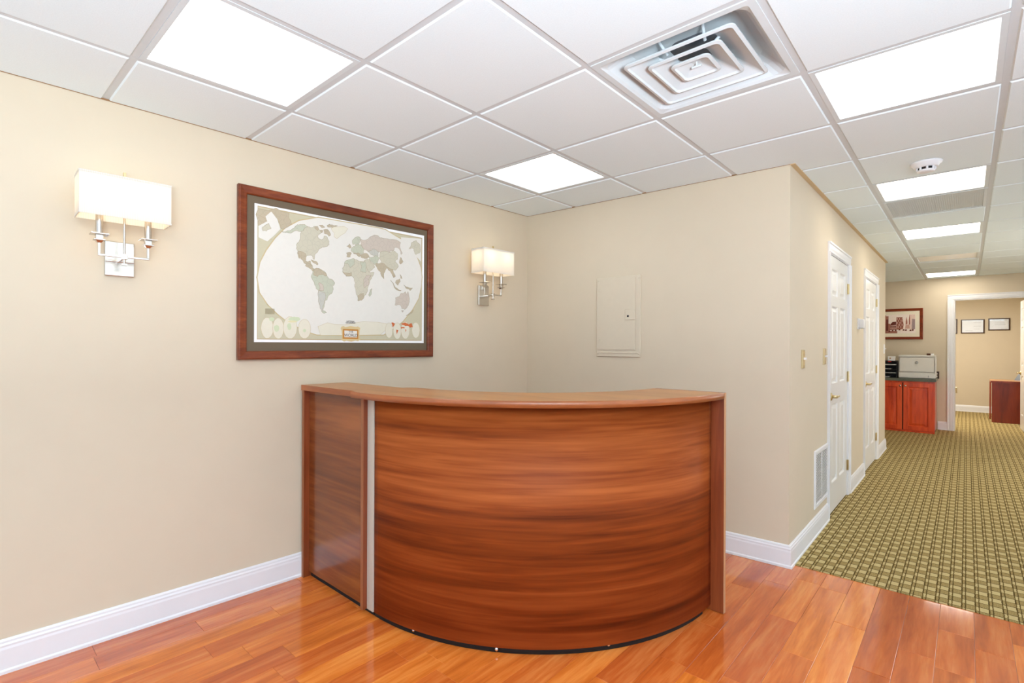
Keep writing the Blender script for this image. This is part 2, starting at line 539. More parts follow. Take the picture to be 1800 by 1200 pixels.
MAP_SHAPES = [
    ('print', [(0.013, 0.986), (0.986, 0.977), (0.985, 0.022), (0.013, 0.019)]),
    ('border', [(0.016, 0.977), (0.98, 0.967), (0.98, 0.031), (0.016, 0.026)]),
    ('ocean', [(0.318, 0.981), (0.216, 0.929), (0.148, 0.856), (0.099, 0.77), (0.056, 0.669), (0.028, 0.579), (0.014, 0.467), (0.026, 0.36), (0.063, 0.278), (0.112, 0.209), (0.154, 0.162), (0.215, 0.115), (0.259, 0.085), (0.313, 0.062), (0.474, 0.062), (0.712, 0.072), (0.772, 0.118), (0.845, 0.195), (0.913, 0.304), (0.96, 0.413), (0.978, 0.521), (0.984, 0.612), (0.975, 0.701), (0.948, 0.786), (0.893, 0.88), (0.835, 0.926), (0.777, 0.956), (0.722, 0.986), (0.668, 0.99)]),
    ('green', [(0.189, 0.864), (0.197, 0.883), (0.221, 0.902), (0.245, 0.908), (0.265, 0.895), (0.248, 0.882), (0.235, 0.857), (0.224, 0.85), (0.201, 0.853), (0.154, 0.827), (0.128, 0.828), (0.171, 0.843)]),
    ('sand', [(0.227, 0.851), (0.248, 0.884), (0.269, 0.896), (0.288, 0.896), (0.303, 0.909), (0.315, 0.912), (0.327, 0.883), (0.338, 0.872), (0.316, 0.845), (0.315, 0.827), (0.329, 0.812), (0.342, 0.815), (0.351, 0.844), (0.367, 0.839), (0.377, 0.809), (0.377, 0.782), (0.355, 0.76), (0.33, 0.745), (0.317, 0.721), (0.302, 0.695), (0.296, 0.65), (0.29, 0.653), (0.285, 0.677), (0.262, 0.677), (0.25, 0.659), (0.247, 0.68), (0.211, 0.691), (0.203, 0.715), (0.21, 0.76), (0.222, 0.793)]),
    ('brown', [(0.211, 0.697), (0.25, 0.685), (0.252, 0.659), (0.249, 0.632), (0.263, 0.622), (0.275, 0.633), (0.278, 0.611), (0.288, 0.591), (0.266, 0.6), (0.242, 0.613), (0.226, 0.641), (0.217, 0.675)]),
    ('brown', [(0.208, 0.686), (0.211, 0.686), (0.219, 0.644), (0.216, 0.644)]),
    ('brown', [(0.297, 0.898), (0.309, 0.91), (0.319, 0.895), (0.313, 0.88)]),
    ('brown', [(0.322, 0.922), (0.34, 0.929), (0.353, 0.916), (0.337, 0.908)]),
    ('brown', [(0.366, 0.933), (0.395, 0.945), (0.424, 0.945), (0.385, 0.924), (0.369, 0.923)]),
    ('brown', [(0.347, 0.893), (0.366, 0.902), (0.382, 0.878), (0.386, 0.861), (0.376, 0.85), (0.363, 0.865), (0.351, 0.866)]),
    ('brown', [(0.328, 0.884), (0.341, 0.887), (0.341, 0.873), (0.332, 0.871)]),
    ('pale', [(0.39, 0.914), (0.406, 0.931), (0.464, 0.949), (0.484, 0.936), (0.469, 0.899), (0.445, 0.874), (0.422, 0.841), (0.407, 0.852), (0.407, 0.885), (0.397, 0.896)]),
    ('brown', [(0.254, 0.612), (0.272, 0.609), (0.281, 0.585), (0.299, 0.562), (0.29, 0.554), (0.272, 0.577), (0.25, 0.592)]),
    ('brown', [(0.28, 0.643), (0.317, 0.617), (0.312, 0.609), (0.285, 0.63)]),
    ('green', [(0.294, 0.572), (0.313, 0.583), (0.337, 0.573), (0.361, 0.549), (0.373, 0.517), (0.398, 0.503), (0.41, 0.482), (0.398, 0.452), (0.397, 0.406), (0.379, 0.381), (0.367, 0.34), (0.355, 0.334), (0.352, 0.299), (0.348, 0.276), (0.344, 0.253), (0.364, 0.238), (0.352, 0.232), (0.338, 0.247), (0.328, 0.291), (0.321, 0.352), (0.321, 0.408), (0.303, 0.445), (0.291, 0.482), (0.281, 0.509), (0.288, 0.543)]),
    ('pink', [(0.32, 0.464), (0.326, 0.471), (0.346, 0.445), (0.346, 0.411), (0.323, 0.409)]),
    ('brown', [(0.294, 0.572), (0.313, 0.583), (0.337, 0.573), (0.361, 0.549), (0.365, 0.533), (0.341, 0.54), (0.314, 0.519), (0.294, 0.527)]),
    ('grey', [(0.323, 0.409), (0.337, 0.399), (0.355, 0.396), (0.353, 0.333), (0.344, 0.253), (0.338, 0.247), (0.328, 0.291), (0.321, 0.352)]),
    ('green', [(0.513, 0.833), (0.524, 0.861), (0.542, 0.883), (0.561, 0.879), (0.558, 0.843), (0.551, 0.811), (0.536, 0.803), (0.528, 0.821), (0.517, 0.814)]),
    ('pink', [(0.561, 0.869), (0.592, 0.866), (0.622, 0.898), (0.661, 0.923), (0.689, 0.908), (0.722, 0.91), (0.788, 0.914), (0.826, 0.901), (0.822, 0.867), (0.84, 0.806), (0.831, 0.793), (0.822, 0.835), (0.801, 0.852), (0.784, 0.849), (0.776, 0.815), (0.752, 0.799), (0.719, 0.798), (0.683, 0.786), (0.643, 0.804), (0.62, 0.784), (0.604, 0.781), (0.581, 0.797), (0.566, 0.824)]),
    ('green', [(0.51, 0.782), (0.528, 0.801), (0.566, 0.819), (0.585, 0.787), (0.582, 0.756), (0.559, 0.741), (0.54, 0.748), (0.521, 0.744), (0.506, 0.761)]),
    ('brown', [(0.479, 0.736), (0.507, 0.741), (0.5, 0.709), (0.481, 0.706)]),
    ('brown', [(0.48, 0.791), (0.495, 0.814), (0.506, 0.786), (0.497, 0.779)]),
    ('brown', [(0.521, 0.739), (0.551, 0.75), (0.567, 0.732), (0.555, 0.72), (0.54, 0.737)]),
    ('brown', [(0.567, 0.737), (0.605, 0.755), (0.617, 0.731), (0.59, 0.711), (0.567, 0.717)]),
    ('grey', [(0.608, 0.776), (0.643, 0.804), (0.679, 0.785), (0.675, 0.748), (0.644, 0.747), (0.628, 0.754)]),
    ('green', [(0.613, 0.731), (0.659, 0.75), (0.684, 0.733), (0.66, 0.666), (0.629, 0.692)]),
    ('sand', [(0.586, 0.69), (0.617, 0.706), (0.645, 0.674), (0.653, 0.649), (0.618, 0.597), (0.598, 0.645)]),
    ('sand', [(0.691, 0.782), (0.723, 0.799), (0.776, 0.815), (0.806, 0.794), (0.807, 0.746), (0.79, 0.721), (0.812, 0.682), (0.791, 0.646), (0.758, 0.646), (0.725, 0.667), (0.7, 0.684), (0.688, 0.724)]),
    ('brown', [(0.66, 0.682), (0.692, 0.693), (0.737, 0.664), (0.721, 0.624), (0.714, 0.559), (0.693, 0.614), (0.661, 0.661)]),
    ('brown', [(0.737, 0.664), (0.774, 0.648), (0.792, 0.592), (0.779, 0.579), (0.762, 0.62), (0.746, 0.638)]),
    ('brown', [(0.828, 0.766), (0.845, 0.731), (0.828, 0.706), (0.82, 0.715)]),
    ('sand', [(0.467, 0.648), (0.482, 0.676), (0.522, 0.698), (0.529, 0.69), (0.56, 0.68), (0.59, 0.685), (0.598, 0.645), (0.622, 0.592), (0.649, 0.602), (0.638, 0.569), (0.623, 0.53), (0.612, 0.485), (0.608, 0.443), (0.597, 0.408), (0.582, 0.375), (0.571, 0.358), (0.548, 0.351), (0.536, 0.431), (0.532, 0.492), (0.524, 0.536), (0.509, 0.554), (0.479, 0.545), (0.457, 0.576), (0.455, 0.606)]),
    ('green', [(0.467, 0.648), (0.482, 0.676), (0.522, 0.698), (0.526, 0.653), (0.501, 0.619), (0.489, 0.647)]),
    ('brown', [(0.457, 0.576), (0.508, 0.58), (0.509, 0.554), (0.479, 0.545)]),
    ('pink', [(0.599, 0.568), (0.63, 0.573), (0.612, 0.485), (0.589, 0.463), (0.584, 0.53)]),
    ('green', [(0.563, 0.675), (0.59, 0.685), (0.598, 0.645), (0.595, 0.593), (0.564, 0.599)]),
    ('brown', [(0.548, 0.392), (0.582, 0.416), (0.586, 0.386), (0.571, 0.358), (0.55, 0.351)]),
    ('green', [(0.624, 0.45), (0.635, 0.462), (0.632, 0.419), (0.623, 0.395), (0.615, 0.407)]),
    ('pink', [(0.791, 0.336), (0.794, 0.401), (0.82, 0.415), (0.832, 0.443), (0.862, 0.463), (0.871, 0.437), (0.881, 0.465), (0.893, 0.401), (0.885, 0.345), (0.86, 0.304), (0.838, 0.308), (0.829, 0.339), (0.812, 0.343)]),
    ('pink', [(0.836, 0.291), (0.849, 0.292), (0.843, 0.278)]),
    ('brown', [(0.869, 0.25), (0.899, 0.274), (0.921, 0.304), (0.917, 0.287), (0.891, 0.257)]),
    ('brown', [(0.759, 0.552), (0.78, 0.518), (0.793, 0.492), (0.832, 0.47), (0.815, 0.468), (0.785, 0.491)]),
    ('brown', [(0.793, 0.536), (0.822, 0.572), (0.826, 0.551), (0.81, 0.516)]),
    ('brown', [(0.852, 0.522), (0.892, 0.5), (0.914, 0.503), (0.896, 0.478), (0.866, 0.496)]),
    ('brown', [(0.825, 0.611), (0.839, 0.58), (0.83, 0.579)]),
    ('pale', [(0.318, 0.125), (0.37, 0.157), (0.412, 0.145), (0.469, 0.144), (0.539, 0.166), (0.585, 0.179), (0.635, 0.177), (0.671, 0.178), (0.735, 0.166), (0.728, 0.116), (0.692, 0.072), (0.537, 0.063), (0.333, 0.057)]),
    ('brown', [(0.017, 0.965), (0.164, 0.972), (0.176, 0.894), (0.132, 0.845), (0.123, 0.85), (0.106, 0.913), (0.077, 0.961), (0.05, 0.917), (0.058, 0.877), (0.026, 0.844), (0.018, 0.842)]),
    ('ocean', [(0.018, 0.84), (0.058, 0.883), (0.05, 0.917), (0.077, 0.961), (0.106, 0.913), (0.122, 0.843), (0.095, 0.794), (0.059, 0.737), (0.018, 0.758)]),
    ('sand', [(0.036, 0.835), (0.066, 0.869), (0.076, 0.838), (0.054, 0.812), (0.038, 0.811)]),
    ('ocean', [(0.829, 0.946), (0.978, 0.967), (0.977, 0.754), (0.894, 0.85), (0.835, 0.904)]),
    ('sand', [(0.905, 0.912), (0.94, 0.942), (0.968, 0.91), (0.966, 0.835), (0.936, 0.814), (0.923, 0.864), (0.888, 0.856)]),
    ('pale', [(0.089, 0.105), (0.087, 0.072), (0.079, 0.045), (0.067, 0.03), (0.054, 0.029), (0.043, 0.044), (0.035, 0.07), (0.031, 0.102), (0.034, 0.135), (0.042, 0.162), (0.053, 0.178), (0.066, 0.178), (0.078, 0.165), (0.086, 0.139)]),
    ('pale', [(0.14, 0.105), (0.137, 0.071), (0.13, 0.043), (0.12, 0.028), (0.108, 0.028), (0.097, 0.042), (0.09, 0.068), (0.087, 0.102), (0.089, 0.135), (0.096, 0.162), (0.107, 0.178), (0.118, 0.179), (0.129, 0.165), (0.137, 0.138)]),
    ('pale', [(0.206, 0.112), (0.203, 0.075), (0.194, 0.046), (0.18, 0.029), (0.165, 0.029), (0.151, 0.044), (0.142, 0.073), (0.138, 0.108), (0.141, 0.144), (0.15, 0.174), (0.164, 0.191), (0.179, 0.192), (0.193, 0.177), (0.202, 0.148)]),
    ('pale', [(0.277, 0.106), (0.275, 0.073), (0.266, 0.046), (0.253, 0.031), (0.239, 0.031), (0.226, 0.045), (0.217, 0.07), (0.214, 0.102), (0.217, 0.135), (0.225, 0.161), (0.238, 0.176), (0.252, 0.177), (0.265, 0.164), (0.274, 0.138)]),
    ('pale', [(0.774, 0.111), (0.772, 0.082), (0.766, 0.058), (0.756, 0.045), (0.745, 0.045), (0.735, 0.057), (0.728, 0.08), (0.725, 0.108), (0.727, 0.137), (0.734, 0.16), (0.743, 0.174), (0.754, 0.174), (0.764, 0.162), (0.771, 0.139)]),
    ('pale', [(0.833, 0.109), (0.831, 0.077), (0.824, 0.051), (0.813, 0.037), (0.801, 0.036), (0.79, 0.05), (0.782, 0.075), (0.779, 0.106), (0.781, 0.138), (0.788, 0.164), (0.799, 0.178), (0.811, 0.179), (0.822, 0.166), (0.83, 0.141)]),
    ('pale', [(0.894, 0.116), (0.891, 0.083), (0.883, 0.056), (0.871, 0.04), (0.857, 0.04), (0.845, 0.054), (0.836, 0.08), (0.833, 0.113), (0.836, 0.147), (0.844, 0.174), (0.855, 0.189), (0.869, 0.19), (0.881, 0.176), (0.89, 0.15)]),
    ('pale', [(0.969, 0.12), (0.966, 0.089), (0.959, 0.063), (0.947, 0.049), (0.934, 0.048), (0.923, 0.062), (0.915, 0.086), (0.911, 0.117), (0.914, 0.148), (0.921, 0.174), (0.932, 0.188), (0.945, 0.189), (0.957, 0.176), (0.966, 0.151)]),
    ('lime', [(0.095, 0.17), (0.091, 0.159), (0.082, 0.154), (0.072, 0.158), (0.069, 0.168), (0.072, 0.179), (0.081, 0.184), (0.091, 0.18)]),
    ('lime', [(0.118, 0.103), (0.114, 0.084), (0.105, 0.075), (0.096, 0.083), (0.092, 0.102), (0.095, 0.121), (0.105, 0.13), (0.114, 0.122)]),
    ('lime', [(0.225, 0.18), (0.216, 0.166), (0.193, 0.159), (0.17, 0.163), (0.16, 0.175), (0.17, 0.188), (0.192, 0.195), (0.216, 0.192)]),
    ('lime', [(0.178, 0.119), (0.175, 0.099), (0.168, 0.091), (0.16, 0.099), (0.157, 0.118), (0.16, 0.138), (0.167, 0.146), (0.175, 0.139)]),
    ('lime', [(0.254, 0.092), (0.252, 0.082), (0.246, 0.078), (0.239, 0.082), (0.237, 0.091), (0.239, 0.1), (0.245, 0.104), (0.252, 0.101)]),
    ('yellow', [(0.21, 0.159), (0.202, 0.153), (0.184, 0.15), (0.166, 0.151), (0.159, 0.156), (0.166, 0.162), (0.184, 0.165), (0.202, 0.164)]),
    ('orange', [(0.765, 0.178), (0.791, 0.17), (0.775, 0.14), (0.771, 0.161)]),
    ('orange', [(0.8, 0.119), (0.814, 0.112), (0.803, 0.078)]),
    ('orange', [(0.833, 0.172), (0.856, 0.184), (0.886, 0.168), (0.909, 0.181), (0.918, 0.147), (0.898, 0.139), (0.886, 0.153), (0.845, 0.163)]),
    ('orange', [(0.828, 0.138), (0.857, 0.144), (0.859, 0.134), (0.834, 0.128)]),
    ('orange', [(0.859, 0.13), (0.871, 0.12), (0.864, 0.1)]),
    ('gold', [(0.45, 0.131), (0.463, 0.135), (0.473, 0.128), (0.503, 0.137), (0.538, 0.132), (0.548, 0.137), (0.563, 0.124), (0.559, 0.1), (0.557, 0.065), (0.564, 0.027), (0.549, 0.013), (0.534, 0.018), (0.509, 0.009), (0.479, 0.016), (0.465, 0.01), (0.448, 0.023), (0.454, 0.054), (0.451, 0.095), (0.445, 0.115)]),
    ('rust', [(0.458, 0.113), (0.551, 0.111), (0.551, 0.029), (0.457, 0.031)]),
    ('ocean', [(0.467, 0.1), (0.543, 0.098), (0.543, 0.044), (0.467, 0.045)]),
]


# ------------------------------------------------------------------ room shell
def lw(y):
    return -0.5052 + 0.0336 * y


def bw(x):
    return 2.8482 + 0.0416 * x


def fw(x):
    return 10.3249 - 0.0778 * x


CX = 1.5444                      # hallway wall with the two doors
WT = H + 0.2
TH_L = math.atan2(1, 0.0336)
TH_B = math.atan(0.0416)
TH_F = math.atan(-0.0778)

mb = MB()
mb.prism([(lw(-1.9), -1.9), (-0.4101, 2.8311), (-0.415, 2.96), (lw(-1.9) - 0.12, 2.96), (lw(-1.9) - 0.12, -1.9)], 0, WT)
structure(mb.build('wall_left', M['wall']))
mb = MB()
mb.prism([(-0.4101, 2.8311), (CX, bw(CX)), (1.4244, 3.03), (-0.415, 2.96)], 0, WT)
structure(mb.build('wall_back', M['wall']))

D1 = (4.10, 4.92)
D2 = (5.915, 6.835)
DT = 2.035
mb = MB()
mb.prism([(1.4244, 3.03), (CX, bw(CX)), (CX, D1[0]), (1.4244, D1[0])], 0, WT)
mb.box(1.4244, CX, D1[1], D2[0], 0, WT)
mb.prism([(1.4244, D2[1]), (CX, D2[1]), (CX, 7.70), (0.48, 7.70), (0.48, 7.58), (1.4244, 7.58)], 0, WT)
mb.box(1.4244, CX, D1[0], D1[1], DT, WT)
mb.box(1.4244, CX, D2[0], D2[1], DT, WT)
structure(mb.build('wall_corridor', M['wall']))
mb = MB()
mb.box(0.48, 0.60, 7.70, fw(0.6) + 0.12, 0, WT)
structure(mb.build('wall_alcove', M['wall']))
F0, F1, FT = 2.171, 3.03, 2.05
mb = MB()
for a, b, z0, z1 in ((0.60, F0, 0, WT), (F1, 4.3, 0, WT), (F0, F1, FT, WT)):
    mb.prism([(a, fw(a)), (b, fw(b)), (b, fw(b) + 0.12), (a, fw(a) + 0.12)], z0, z1)
structure(mb.build('wall_far', M['wall']))
mb = MB()
mb.box(1.2, 4.4, 13.52, 13.64, 0, WT)
mb.box(1.08, 1.2, fw(1.2) + 0.12, 13.64, 0, WT)
mb.box(4.3, 4.42, fw(4.3), 13.64, 0, WT)
structure(mb.build('wall_office', M['wall']))

# right side of the reception, outside the photograph: tall glazed bays up to the hallway
RX = 4.28
mb = MB()
mb.box(RX, RX + 0.12, 5.7, 10.02, 0, WT)
for y in (-1.9, 0.6, 3.1):
    mb.box(RX, RX + 0.12, y, y + 0.10, 0, WT)
mb.box(RX, RX + 0.12, -1.8, 5.7, 2.28, WT)
mb.box(RX, RX + 0.12, -1.8, 5.7, 0, 0.08)
structure(mb.build('wall_right', M['wall']))
for i, (ya, yb) in enumerate(((-1.8, 0.6), (0.7, 3.1), (3.2, 5.7))):
    r = struct_root('window_%d' % (i + 1), (RX + 0.05, ya, 0.08), PI / 2)
    w = yb - ya
    b = MB()
    for x0, x1, z0, z1 in ((0, w, 0, 0.04), (0, w, 2.16, 2.20), (0, 0.04, 0.04, 2.16), (w - 0.04, w, 0.04, 2.16), (w / 2 - 0.02, w / 2 + 0.02, 0.04, 2.16)):
        b.box(x0, x1, -0.03, 0.03, z0, z1)
    b.build('frame', M['white'], r)
    for x0, x1 in ((0.04, w / 2 - 0.02), (w / 2 + 0.02, w - 0.04)):
        b = MB()
        b.box(x0, x1, -0.003, 0.003, 0.04, 2.16)
        b.build('pane', M['glass'], r)

# ------------------------------------------------------------------ floors
YC = 2.975                       # where the boards meet the carpet
mb = MB()
mb.box(-0.75, 4.3, -1.9, YC, -0.08, -0.0045)
floor = structure(mb.build('floor', M['joint']), 'glossy cherry plank floor of the reception area')
mb = MB()
mb.box(0.4, 4.3, YC, 10.2, -0.08, 0.003)
mb.box(0.4, 4.42, 10.2, 13.6, -0.08, 0.003)
structure(mb.build('floor', M['carpet']), 'olive basket-weave carpet of the hallway')

PITCH, X0 = 0.1241, 2.2276
LEN = [0.38, 0.52, 0.64, 0.78, 0.9, 1.1]
FIXED = {-4: [2.757], -3: [2.40], -2: [2.05]}
for k in range(-23, 15):
    xa = X0 + k * PITCH
    xb = xa + PITCH
    if xb < lw(1.0) - 0.08 or xa > 4.2:
        continue
    xm = (xa + xb) / 2
    ymin = max(-1.2, -0.4781 + (1.45 - (xm - 2.3226) * -0.674) / 0.738)
    if ymin > 2.9:
        continue
    cuts = [YC]
    for c in FIXED.get(k, []):
        cuts.append(c)
    y = cuts[-1] - random.choice(LEN) * random.uniform(0.35, 1.0) if len(cuts) == 1 else cuts[-1] - random.choice(LEN)
    while y > ymin:
        cuts.append(y)
        y -= random.choice(LEN)
    cuts.append(y)
    for y1, y0 in zip(cuts, cuts[1:]):
        w, l = PITCH / 2 - 0.0004, (y1 - y0) / 2 - 0.0004
        b = 0.0009
        pm = MB()
        pm.prism([(-w, -l), (w, -l), (w, l), (-w, l)], -0.0045, -0.0007)
        pm.f.pop(1), pm.m.pop(1), pm.s.pop(1)
        lo = [(-w, -l, -0.0007), (w, -l, -0.0007), (w, l, -0.0007), (-w, l, -0.0007)]
        hi = [(-w + b, -l + b, 0), (w - b, -l + b, 0), (w - b, l - b, 0), (-w + b, l - b, 0)]
        pm.loft([lo, hi], 0, True, False, True)
        o = pm.build('plank', M['plank'], floor, loc=(xm, (y0 + y1) / 2, 0))
        o.rotation_euler = (-0.0038 if y1 == YC else random.uniform(-1, 1) * 0.0006, random.uniform(-1, 1) * 0.0022, 0)

# ------------------------------------------------------------------ ceiling: slab, grid tees, lay-in tiles
A = {0: (-0.0195, 0.0228), 1: (0.6096, 0.0068), 2: (1.2228, 0.0028), 3: (1.842, -0.001), 4: (2.435, 0.0006),
     5: (3.045, 0), 6: (3.655, 0), 7: (4.265, 0)}
B = {-2: (-1.21, 0.01), -1: (-0.60, 0.01), 0: (0.008, 0.008), 1: (0.6076, 0.0048), 2: (1.2078, -0.0034), 3: (1.8039, 0.0114),
     4: (2.4164, 0.0124), 5: (3.12, -0.02), 6: (3.74, -0.02), 7: (4.32, -0.008), 8: (4.93, 0), 9: (5.49, 0.035), 10: (6.16, 0),
     11: (6.80, 0), 12: (7.49, 0), 13: (8.04, 0), 14: (8.66, 0), 15: (9.43, -0.035), 16: (10.035, -0.03)}


def isect(la, lb):
    """x = a + s*y with y = b + t*x."""
    a, s = la
    b, t = lb
    y = (b + t * a) / (1 - t * s)
    return (a + s * y, y)


WALL_L = (-0.5052 - 0.014, 0.0336)
WALL_C = (CX - 0.014, 0)
WALL_B = (2.8482 + 0.014, 0.0416)
WALL_F = (10.3249 + 0.014, -0.0778)
B[17] = WALL_F
ceil_mb = MB()
ceil_mb.box(-0.75, 4.28, -1.9, 13.64, WT, WT + 0.05)
ceil_mb.box(-0.75, 4.28, -1.9, -1.23, H - 0.002, H + 0.02)
ceil_mb.box(1.08, 4.4, 10.30, 13.6, H - 0.002, H + 0.02)
ceiling = structure(ceil_mb.build('ceiling', M['tile']), 'white suspended ceiling of square lay-in tiles')

G2 = 0.0116


def tile(poly):
    p0 = offset_poly(poly, G2)
    p1 = offset_poly(p0, 0.006)
    t = MB()
    t.prism(p1, H - 0.006, H - 0.0005, top=p0)
    t.prism(p0, H - 0.0005, H + 0.014)
    t.build('tile', M['tile'], ceiling)


SPECIAL = {}
for j in range(-2, 17):
    b0, b1 = B[j], B[j + 1]
    for k in range(-1, 7):
        la = WALL_L if k < 0 else A[k]
        lb = A[k + 1]
        lo, hi = b0, b1
        if j >= 4:
            if k < 2 and j < 12:
                if j > 4 or k < 1:
                    if j > 4:
                        continue
                hi = WALL_B
            if k == 2 and j > 4 and j < 12:
                la = WALL_C
            if j >= 12 and k < 1:
                continue
            if j == 12 and k == 1:
                lo = (7.70 - 0.014, 0)
        cell = [isect(la, lo), isect(lb, lo), isect(lb, hi), isect(la, hi)]
        if j == 4 and k == 2:
            cell = [isect(la, lo), isect(lb, lo), isect(lb, hi), isect(WALL_C, hi), isect(WALL_C, WALL_B), isect(la, WALL_B)]
        if j == 12 and k == 2:
            cell = [isect(WALL_C, lo), isect(lb, lo), isect(lb, hi), isect(la, hi), isect(la, (7.686, 0)), isect(WALL_C, (7.686, 0))]
        if (k, j) in ((0, 0), (0, 3), (3, 3), (3, 6), (3, 9), (3, 12), (3, 15), (2, 2), (3, 7)):
            SPECIAL[(k, j)] = cell
            continue
        tile(cell)


def tee(p, q, dz=0.0):
    p, q = Vector(p), Vector(q)
    d = (q - p).normalized()
    n = Vector((-d.y, d.x)) * 0.012
    t = MB()
    t.prism([tuple(p - n), tuple(q - n), tuple(q + n), tuple(p + n)], H - 0.0015 + dz, H + 0.0002 + dz)
    n2 = n * 0.15
    t.prism([tuple(p - n2), tuple(q - n2), tuple(q + n2), tuple(p + n2)], H + 0.0002, H + 0.03)
    t.build('tee', M['tee'], ceiling)


for k in range(0, 8):
    start = isect(A[k], B[-2])
    if k < 2:
        tee(start, isect(A[k], WALL_B))
    elif k == 2:
        tee(start, isect(A[k], WALL_B))
        tee(isect(A[k], (7.70, 0)), isect(A[k], B[17]))
    else:
        tee(start, isect(A[k], B[17]))
for j in range(-1, 17):
    left = WALL_L if j < 5 else ((CX, 0) if j < 13 else (0.6, 0))
    tee(isect(left, B[j]), isect(A[7], B[j]), 0.0004)

# tan wall angle carrying the ceiling edge along the hallway wall
mb = MB()
mb.box(CX, CX + 0.026, bw(CX) - 0.004, 7.70, H - 0.010, H - 0.0015)
structure(mb.build('trim_1', M['angle']), 'tan metal edge strip along the hallway wall top')
M['line'] = paint('brown_shadow_line', (150, 112, 72), 0.7)  # brown strip stands in for the shadow line along the ceiling edge
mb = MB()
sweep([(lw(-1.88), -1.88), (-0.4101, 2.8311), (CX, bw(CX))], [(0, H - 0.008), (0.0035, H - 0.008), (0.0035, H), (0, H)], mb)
structure(mb.build('shadow_line', M['line']), 'thin brown painted shadow line where the walls meet the ceiling')


# ------------------------------------------------------------------ ceiling fixtures
def cell_thing(name, label, cat, cell, group=None):
    c = [sum(p[i] for p in cell) / 4 for i in (0, 1)]
    t = thing(name, label, cat, (c[0], c[1], H), 0, group)
    return t, [(p[0] - c[0], p[1] - c[1]) for p in cell]


def ceiling_light(key, label, lens):
    t, c = cell_thing('ceiling_light', label, 'ceiling light', SPECIAL[key], 'ceiling lights')
    o0, o1, o2 = offset_poly(c, 0.0125), offset_poly(c, 0.032), offset_poly(c, 0.036)
    f = MB()
    f.loft([[(p[0], p[1], 0.012) for p in o0], [(p[0], p[1], -0.003) for p in o0], [(p[0], p[1], -0.003) for p in o1],
            [(p[0], p[1], 0.006) for p in o2]], 0, True)
    f.build('frame', M['fixture'], t)
    l = MB()
    l.prism(o1, 0.004, 0.009)
    l.build('lens', lens, t)
    h = MB()
    h.prism(offset_poly(c, 0.014), 0.012, 0.09)
    h.build('housing', M['fixture'], t)
    return t


M['lens_far'] = emit('far_light_lens', (255, 248, 236), LENS_FAR)
M['lens_hall'] = emit('hallway_light_lens', (255, 248, 236), LENS_HALL)
ceiling_light((0, 0), 'glowing square ceiling light above the wall lamp nearest the camera, cut by the photo top', M['lens'])
ceiling_light((0, 3), 'glowing square ceiling light in the room corner, above the framed map', M['lens'])
ceiling_light((3, 3), 'largest glowing ceiling light, at the hallway mouth beside the square air diffuser', M['lens'])
ceiling_light((3, 6), 'glowing hallway ceiling light just behind the round smoke detector', M['lens_hall'])
ceiling_light((3, 9), 'glowing hallway ceiling light one tile beyond the ribbed return grille', M['lens_hall'])
ceiling_light((3, 15), 'farthest glowing hallway ceiling light, touching the far wall', M['lens_far'])
M['lens_off'] = paint('unlit_lens', (240, 239, 236), 0.25, noise=0.01)
ceiling_light((3, 12), 'unlit pale ceiling light panel before the farthest glowing hallway light', M['lens_off'])


def sq_ring(h, z, r=0.03, n=4):
    """Rounded square ring of half-size h."""
    pts = []
    r = min(r, h * 0.6)
    for cx, cy, a0 in ((h - r, h - r, 0), (-(h - r), h - r, 90), (-(h - r), -(h - r), 180), (h - r, -(h - r), 270)):
        for i in range(n + 1):
            a = math.radians(a0 + 90 * i / n)
            pts.append((cx + r * math.cos(a), cy + r * math.sin(a), z))
    return pts


t, c = cell_thing('air_diffuser', 'white square stepped air diffuser in the ceiling above the reception desk', 'air vent', SPECIAL[(2, 2)])
f = MB()
f.loft([sq_ring(0.297, 0.006, 0.004), sq_ring(0.297, -0.004, 0.004), sq_ring(0.272, -0.004, 0.012), sq_ring(0.262, 0.004, 0.05),
        sq_ring(0.235, 0.040, 0.06), sq_ring(0.20, 0.066, 0.06), sq_ring(0.085, 0.085, 0.05)], 0, True, smooth=False)
f.build('pan', M['fixture'], t)
d = MB()
d.lathe([(0.10, 0.0845), (0.095, 0.16), (0.095, 0.195)], n=28)
d.build('duct', M['duct'], t)
d = MB()
d.box(-0.12, 0.12, -0.12, 0.12, 0.187, 0.192)
d.build('duct_damper', M['dark'], t)
for h0, z0, h1, z1 in ((0.208, -0.004, 0.112, 0.048), (0.140, -0.002, 0.058, 0.040), (0.075, 0.002, 0.016, 0.028)):
    r = MB()
    r.loft([sq_ring(h0, z0 + 0.006, 0.022), sq_ring(h0 + 0.001, z0, 0.022), sq_ring(h0 - 0.010, z0 - 0.003, 0.018), sq_ring(h0 - 0.015, z0 + 0.004, 0.016),
            sq_ring(h1, z1, 0.025)] + ([sq_ring(h1 + 0.004, z1 + 0.004, 0.025), sq_ring(h0 - 0.012, z0 + 0.011, 0.03)] if h1 > 0.05 else []),
           0, True, False, h1 < 0.05)
    r.build('louvre_ring', M['fixture'], t, flip=True)
for sx, sy in ((1, 0), (-1, 0), (0, 1), (0, -1)):
    for u in (-0.6, 0.6):
        s = MB()
        x0, y0 = (sx * 0.10, u * 0.12) if sx else (u * 0.12, sy * 0.10)
        x1, y1 = (sx * 0.16, u * 0.14) if sx else (u * 0.14, sy * 0.16)
        s.tube((x0, y0, 0.04), (x1, y1, 0.075), 0.006, 6)
        s.build('bracket', M['fixture'], t)
k = MB()
k.tube((-0.018, 0.004, 0.012), (0.020, 0.004, 0.012), 0.005, 8)
k.tube((0, 0.004, 0.012), (0, 0.004, 0.03), 0.004, 8)
k.build('adjuster', M['fixture'], t)

